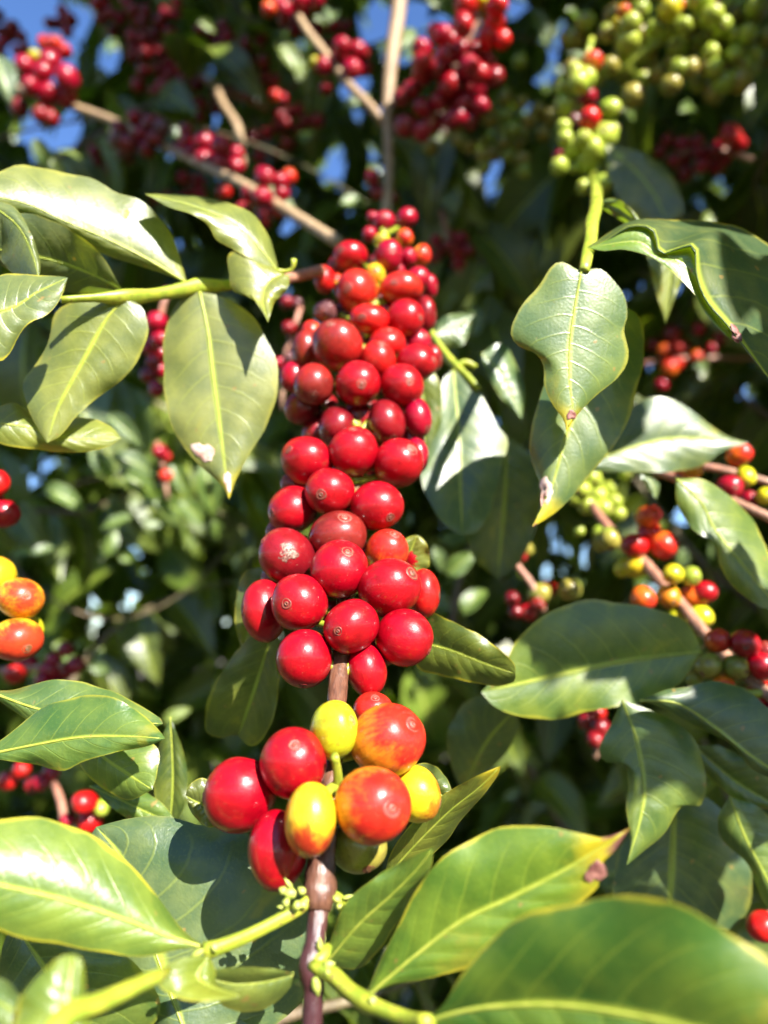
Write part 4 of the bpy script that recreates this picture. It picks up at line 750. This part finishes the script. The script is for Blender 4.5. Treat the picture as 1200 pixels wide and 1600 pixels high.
for k in range(6):
    V, F, UV = leaf_grid(14, 4, 0.3 + 0.25 * k, 0.25 + 0.06 * (k % 3), 0.02, k)
    me = bpy.data.meshes.new('leaf'); me.from_pydata(V.tolist(), [], F); me.polygons.foreach_set('use_smooth', [True] * len(F))
    l = me.uv_layers.new(name='UVMap'); li = np.empty(len(me.loops), int); me.loops.foreach_get('vertex_index', li); l.data.foreach_set('uv', UV[li].ravel())
    me.materials.append(M_LEAF); LPROTO.append(me)
def rot_for(dirv, nrm):
    y = dirv / np.linalg.norm(dirv); x = np.cross(y, nrm); x /= np.linalg.norm(x); z = np.cross(x, y)
    return np.stack([x, y, z], 1)
def in_gap(px, margin=0.6, size=0):
    return bool(np.any((GA[:, 0] - px[0]) ** 2 + (GA[:, 1] - px[1]) ** 2 < GA[:, 2] ** 2))
LT = np.repeat([0.12, 0.35, 0.6, 0.85], 3); LS = np.tile([-0.7, 0, 0.7], 4) * np.sin(np.pi * LT)
def leaf_clear(base, tip, side):
    """does a leaf from base to tip keep the sky gaps open?"""
    px, d = to_px(base + (tip - base) * LT[:, None] + side * LS[:, None])
    return not np.any((GA[:, 0][:, None] - px[:, 0]) ** 2 + (GA[:, 1][:, None] - px[:, 1]) ** 2 < GA[:, 2][:, None] ** 2)
def bush_branch(label, pts, npair, ln, cols, seed, droop=0.7, group='leafy branches behind the fruit'):
    g = np.random.default_rng(seed); c = crom(pts, 40); W3 = np.array([P(*q[:3]) for q in c])
    t = thing('leafy_branch', label, 'branch', W3[0], group)
    V, F, ax = tube(W3, np.linspace(0.0035, 0.0015, 40), 7, 0.05); mk('twig', V, F, M_DULL, t, axis=ax)
    for k in range(npair):
        i = int(2 + (k + 0.5) / npair * 37); tan = W3[min(39, i + 1)] - W3[i - 1]; tan /= np.linalg.norm(tan)
        for sd in (-1, 1):
            for _try in range(6):
                out = np.cross(tan, g.normal(size=3)); out /= np.linalg.norm(out)
                dv = 0.5 * tan + sd * out * 0.9 + np.array((0, 0, -droop)) + g.normal(size=3) * 0.2; dv /= np.linalg.norm(dv)
                L_ = ln * g.uniform(0.7, 1.25) * 0.001; up = np.array((0, -0.6, 0.75)) + g.normal(size=3) * 0.45
                R = rot_for(dv, up); tip = W3[i] + dv * L_
                px, d = to_px(tip)
                if d > 0.36 and leaf_clear(W3[i], tip, R[:, 0] * L_ * 0.2): break
            else: continue
            o = bpy.data.objects.new('leaf', LPROTO[g.integers(6)]); COL.objects.link(o); o.parent = t; o.location = W3[i] - WLOC[t]
            o.rotation_euler = Matrix(R.tolist()).to_euler(); o.scale = (L_, L_, L_); cc = cols[g.integers(len(cols))]; j = g.uniform(0.8, 1.2); o.color = (cc[0] * j, cc[1] * j, cc[2] * j, cc[3])
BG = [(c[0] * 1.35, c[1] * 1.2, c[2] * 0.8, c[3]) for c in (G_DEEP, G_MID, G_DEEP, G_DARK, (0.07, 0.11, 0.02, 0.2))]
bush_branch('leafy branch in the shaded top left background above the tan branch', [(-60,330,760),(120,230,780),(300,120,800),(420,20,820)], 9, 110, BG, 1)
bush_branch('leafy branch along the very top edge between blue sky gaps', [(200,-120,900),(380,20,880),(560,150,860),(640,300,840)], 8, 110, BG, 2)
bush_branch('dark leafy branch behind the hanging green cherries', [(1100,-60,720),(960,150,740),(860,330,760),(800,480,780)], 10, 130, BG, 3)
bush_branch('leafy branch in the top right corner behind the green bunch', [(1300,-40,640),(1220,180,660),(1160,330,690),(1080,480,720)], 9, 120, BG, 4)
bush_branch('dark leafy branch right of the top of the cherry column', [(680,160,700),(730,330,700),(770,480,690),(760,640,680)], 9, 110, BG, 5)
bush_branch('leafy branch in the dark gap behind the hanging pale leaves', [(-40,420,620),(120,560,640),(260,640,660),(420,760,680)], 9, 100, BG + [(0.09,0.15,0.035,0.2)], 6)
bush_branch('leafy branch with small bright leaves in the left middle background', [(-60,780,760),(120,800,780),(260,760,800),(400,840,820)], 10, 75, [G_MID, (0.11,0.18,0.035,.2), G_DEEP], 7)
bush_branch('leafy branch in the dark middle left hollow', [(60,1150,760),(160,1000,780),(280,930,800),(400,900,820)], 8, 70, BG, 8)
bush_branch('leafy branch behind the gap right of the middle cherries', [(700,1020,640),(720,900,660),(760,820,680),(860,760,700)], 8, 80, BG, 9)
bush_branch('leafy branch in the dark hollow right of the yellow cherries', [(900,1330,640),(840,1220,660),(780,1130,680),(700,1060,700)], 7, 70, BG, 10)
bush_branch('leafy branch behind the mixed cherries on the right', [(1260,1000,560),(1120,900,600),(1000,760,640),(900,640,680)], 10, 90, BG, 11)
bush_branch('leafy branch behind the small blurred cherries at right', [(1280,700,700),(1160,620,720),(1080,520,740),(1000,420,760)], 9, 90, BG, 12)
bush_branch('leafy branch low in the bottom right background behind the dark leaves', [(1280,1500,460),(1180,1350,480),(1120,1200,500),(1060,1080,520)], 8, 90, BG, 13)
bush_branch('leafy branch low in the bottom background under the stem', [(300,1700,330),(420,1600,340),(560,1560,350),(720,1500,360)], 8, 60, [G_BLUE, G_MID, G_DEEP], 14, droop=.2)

def sunny_leaves(label, lst, group='leafy branches behind the fruit'):
    t = thing('leafy_branch', label, 'branch', P(*lst[0][:3]), group)
    xa = np.array([q[0] for q in lst], float); ya = np.array([q[1] for q in lst], float); dmax = max(q[2] for q in lst) + 60
    k = np.polyfit(xa, ya, 2); gx = np.linspace(xa.min() - 20, xa.max() + 20, 30); W3 = np.array([P(x_, y_, dmax) for x_, y_ in zip(gx, np.polyval(k, gx))])
    V, F, ax = tube(W3, np.linspace(0.0016, 0.0008, 30), 6); mk('twig', V, F, M_DULL, t, axis=ax)
    for x, y, d, lpx, ang, col in lst:
        a = math.radians(ang); dv = unit(RIGHT * math.cos(a) + UPV * math.sin(a) + FWD * rng.uniform(-0.3, 0.3)); L_ = lpx * d * 0.001 / FPX
        nn = unit(SUN * rng.uniform(0.3, 0.9) - FWD * 0.7 + rng.normal(size=3) * 0.25); b = P(x, y, d) - dv * L_ * 0.5
        o = bpy.data.objects.new('leaf', LPROTO[rng.integers(6)]); COL.objects.link(o); o.parent = t; o.location = b - WLOC[t]
        o.rotation_euler = Matrix(rot_for(dv, nn).tolist()).to_euler(); o.scale = (L_ * rng.uniform(0.9, 1.25), L_, L_); o.color = (*col, 0.2); LIT.append(P(x, y, d))
def unit(v): return v / np.linalg.norm(v)
SG = (0.085, 0.16, 0.035); SB = (0.075, 0.135, 0.065); SY = (0.13, 0.19, 0.03)
sunny_leaves('branch of small sunlit leaves behind the tip of the hanging pale leaf', [(195,668,520,75,-35,SB),(215,720,540,80,-10,SB),(165,725,540,60,-30,SB),(225,755,560,70,-20,SG),(282,750,560,60,-60,SG),(245,775,580,50,-140,SG),(330,765,520,90,-70,SG),(305,800,560,60,-40,SG),(268,790,580,60,-20,SG),(100,770,560,80,-12,SG),(180,815,600,50,-160,SG)])
sunny_leaves('sprays of tiny bright leaves in the dark left hollow above the overlapping leaves', [(70,855,640,40,30,SB),(175,848,640,50,60,SG),(35,862,640,36,10,SG),(200,872,660,30,0,SG),(245,815,640,45,-10,SG),(340,830,660,40,-80,SG),(90,1003,640,26,80,SY),(118,1035,600,46,-20,SG),(160,1045,620,40,-10,SB),(155,1020,640,24,70,SY),(310,865,640,40,-70,SY),(275,1115,560,50,35,SY),(370,880,620,26,80,SB),(130,1005,660,30,0,SB)])
sunny_leaves('sprays of small bright leaves right of the cherry column in the middle distance', [(720,880,480,60,40,SG),(690,875,500,50,-60,SB),(740,930,500,70,65,SG),(755,425,640,40,60,SG),(742,500,620,55,80,SG),(700,470,640,40,-120,SG),(640,810,560,26,80,SB),(690,790,520,26,70,SB),(770,990,520,40,-75,SY),(800,1240,560,30,40,SB),(810,1205,580,24,80,SG),(905,905,620,36,0,SB),(1100,570,600,40,10,SB),(1180,605,560,40,45,SY),(1105,800,560,40,-60,SG),(1120,870,520,60,-60,SB),(1070,880,520,50,-80,SB)])
sunny_leaves('few glowing yellow green leaves at the top between red bunches and the stem', [(455,90,760,70,-50,SY),(475,120,760,60,-75,SY),(478,205,740,46,85,SG),(520,10,700,60,80,SB),(560,155,720,50,45,SG),(640,55,700,50,60,SG),(505,30,760,30,0,SG),(690,5,640,90,-15,SG),(640,210,720,26,20,SG),(845,40,640,60,-60,SB),(910,25,620,60,-10,SG),(905,85,620,60,10,SG),(1105,345,620,50,60,SY),(985,170,640,50,-20,SG),(1080,165,660,50,30,SG)])
sunny_leaves('spotted sunlit leaves hugging the upper left corner beside the pink cherries', [(5,115,560,90,-60,SB),(70,245,640,60,-60,SB),(110,235,640,40,10,SY),(180,195,640,30,60,SG),(275,205,620,60,50,SB),(430,315,520,90,-25,SY),(560,310,540,60,20,SG),(90,265,640,40,-60,SY),(325,40,700,30,-20,SY)])

def leaf_mass(name, label, bases, dirs, nrms, sizes, cols_, nt=6, nu=2):
    """many leaves that read as one mass: one mesh, each leaf a bent blade"""
    AV = []; AF = []; AU = []; AC = []; base = 0
    protos = [leaf_grid(nt, nu, 0.4 + 0.3 * k, 0.3, 0.02, 50 + k) for k in range(4)]
    for b, d, n_, s, c in zip(bases, dirs, nrms, sizes, cols_):
        V, F, UV = protos[rng.integers(4)]
        AV.append((V * s) @ rot_for(d, n_).T + b); AU.append(UV); AF += [tuple(q + base for q in f) for f in F]; base += len(V); AC.append(np.repeat([c], len(V), 0))
    o = mk(name, np.vstack(AV), AF, M_MASS, uv=np.vstack(AU)); AC = np.vstack(AC)
    ca = o.data.color_attributes.new('leafcol', 'FLOAT_COLOR', 'POINT'); ca.data.foreach_set('color', AC.ravel())
    o['kind'] = 'stuff'; o['label'] = label
    return o
def mass_material():
    m = bpy.data.materials.new('distant_foliage'); nt, N, L = nodes(m)
    at = N('ShaderNodeAttribute', attribute_type='GEOMETRY', attribute_name='leafcol'); uvn = N('ShaderNodeUVMap'); uvn.uv_map = 'UVMap'
    sep = N('ShaderNodeSeparateXYZ'); L(uvn.outputs[0], sep.inputs[0]); u = mth(N, L, 'ABSOLUTE', mth(N, L, 'MULTIPLY_ADD', sep.outputs[0], 2.0, -1.0))
    mid = mth(N, L, 'SUBTRACT', 1.0, smooth(N, L, u, 0.02, 0.1))
    c = mixc(N, L, mid, at.outputs['Color'], (0.25, 0.30, 0.05, 1))
    pr = N('ShaderNodeBsdfPrincipled'); L(c, pr.inputs['Base Color']); pr.inputs['Roughness'].default_value = 0.33
    t = N('ShaderNodeBsdfTranslucent'); L(mixc(N, L, 1.0, c, (1.9, 2.1, 0.5, 1), 'MULTIPLY'), t.inputs[0]); mx_ = N('ShaderNodeMixShader'); mx_.inputs[0].default_value = 0.3
    L(pr.outputs[0], mx_.inputs[1]); L(t.outputs[0], mx_.inputs[2]); out = N('ShaderNodeOutputMaterial'); L(mx_.outputs[0], out.inputs[0]); return m
M_MASS = mass_material()
def unit(v): return v / np.linalg.norm(v)
def scatter(n, d0, d1, s0, s1, keep):
    B, D, Nn, S, Cc = [], [], [], [], []
    for _ in range(n):
        d = rng.uniform(d0, d1); x = rng.uniform(-350, 1550); y = rng.uniform(-350, 1950); b = P(x, y, d)
        if b[2] < 0.1 or not keep(x, y, d): continue
        dv = unit(np.array((rng.normal() * 0.7, rng.normal() * 0.5, -0.6 + rng.normal() * 0.5))); s = rng.uniform(s0, s1); nn = np.array((0.1, -0.5, 0.8)) + rng.normal(size=3) * 0.45
        sd = rot_for(dv, nn)[:, 0] * 0.2
        if not leaf_clear(b, b + dv * s, sd * s):
            s *= 0.45
            if not leaf_clear(b, b + dv * s, sd * s): continue
        c = BG[rng.integers(len(BG))]; j = rng.uniform(0.7, 1.3)
        B.append(b); D.append(dv); Nn.append(nn); S.append(s); Cc.append((c[0] * j, c[1] * j, c[2] * j, 1))
    return B, D, Nn, S, Cc
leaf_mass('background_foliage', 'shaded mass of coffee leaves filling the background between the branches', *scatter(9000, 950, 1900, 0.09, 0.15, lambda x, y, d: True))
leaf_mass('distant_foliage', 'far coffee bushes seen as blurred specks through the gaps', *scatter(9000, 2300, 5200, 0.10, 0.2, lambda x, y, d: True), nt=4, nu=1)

# ------------------------------------------------------------------ unseen leaves added above and right of the frame, placed along sun rays for shade
LITA = np.array(LIT); LITB = np.array(LITH); SHA = np.array(SHADE)
def blocks_lit(q, rad):
    v = q - LITA; s = v @ SUN; r = np.linalg.norm(v - s[:, None] * SUN, axis=1)
    v = q - LITB; s2 = v @ SUN; r2 = np.linalg.norm(v - s2[:, None] * SUN, axis=1)
    return bool(np.any((s > 0) & (r < rad)) or np.any((s2 > 0) & (r2 < 0.03)))
def in_frame(q, m):
    px, d = to_px(q)
    return d > -0.02 and (d < 0.03 or (-m / d < px[0] < 1200 + m / d and -m / d < px[1] < 1600 + m / d))
B, D, Nn, S, Cc = [], [], [], [], []
def try_leaf(q, s, rad):
    if q[2] < 0.2 or in_frame(q, FPX * (s * 0.75)) or blocks_lit(q, rad): return False
    dv = unit(np.cross(SUN, rng.normal(size=3)) + np.array((0, 0, -0.3))); nn = SUN + rng.normal(size=3) * 0.25
    B.append(q - dv * s * 0.5); D.append(dv); Nn.append(nn); S.append(s); c = BG[rng.integers(len(BG))]; Cc.append((*c[:3], 1)); return True
for _ in range(4200):
    d = rng.uniform(620, 2200); p = P(rng.uniform(-100, 1300), rng.uniform(-100, 1700), d)
    for _k in range(5):
        if try_leaf(p + SUN * rng.uniform(0.45, 1.7), rng.uniform(0.09, 0.14), 0.036): break
for p in SHA[rng.permutation(len(SHA))]:
    for _k in range(4):
        if try_leaf(p + SUN * rng.uniform(0.14, 0.5), rng.uniform(0.028, 0.045), 0.0095): break
for p in SHADE_FAR:
    for _k in range(6):
        if try_leaf(p + SUN * rng.uniform(0.15, 0.9), rng.uniform(0.035, 0.055), 0.017): break
leaf_mass('added_shade_foliage', 'unseen leaves added above the frame, placed to shade the hollow behind the fruit', B, D, Nn, S, Cc)

# ------------------------------------------------------------------ unseen bushes added behind and beside the camera to cut the sky fill
B, D, Nn, S, Cc = [], [], [], [], []
for _ in range(5200):
    az = rng.uniform(0, 2 * math.pi); rr = rng.uniform(1.3, 2.6); top = 1.45 + rr * math.tan(math.radians(29 if math.cos(az - azim) > 0.2 else 38)); q = np.array((rr * math.sin(az), rr * math.cos(az), rng.uniform(0.15, top)))
    if math.cos(az) > 0.62 or in_frame(q, FPX * 0.2) or blocks_lit(q, 0.08): continue
    dv = unit(np.array((rng.normal() * 0.7, rng.normal() * 0.7, -0.5 + rng.normal() * 0.5))); B.append(q); D.append(dv); Nn.append(np.array((0, 0, 1.0)) + rng.normal(size=3) * 0.5); S.append(rng.uniform(0.10, 0.17)); c = BG[rng.integers(len(BG))]; Cc.append((*c[:3], 1))
leaf_mass('added_sky_block_foliage', 'unseen coffee bushes added outside the frame to block low sky light', B, D, Nn, S, Cc, nt=4, nu=1)
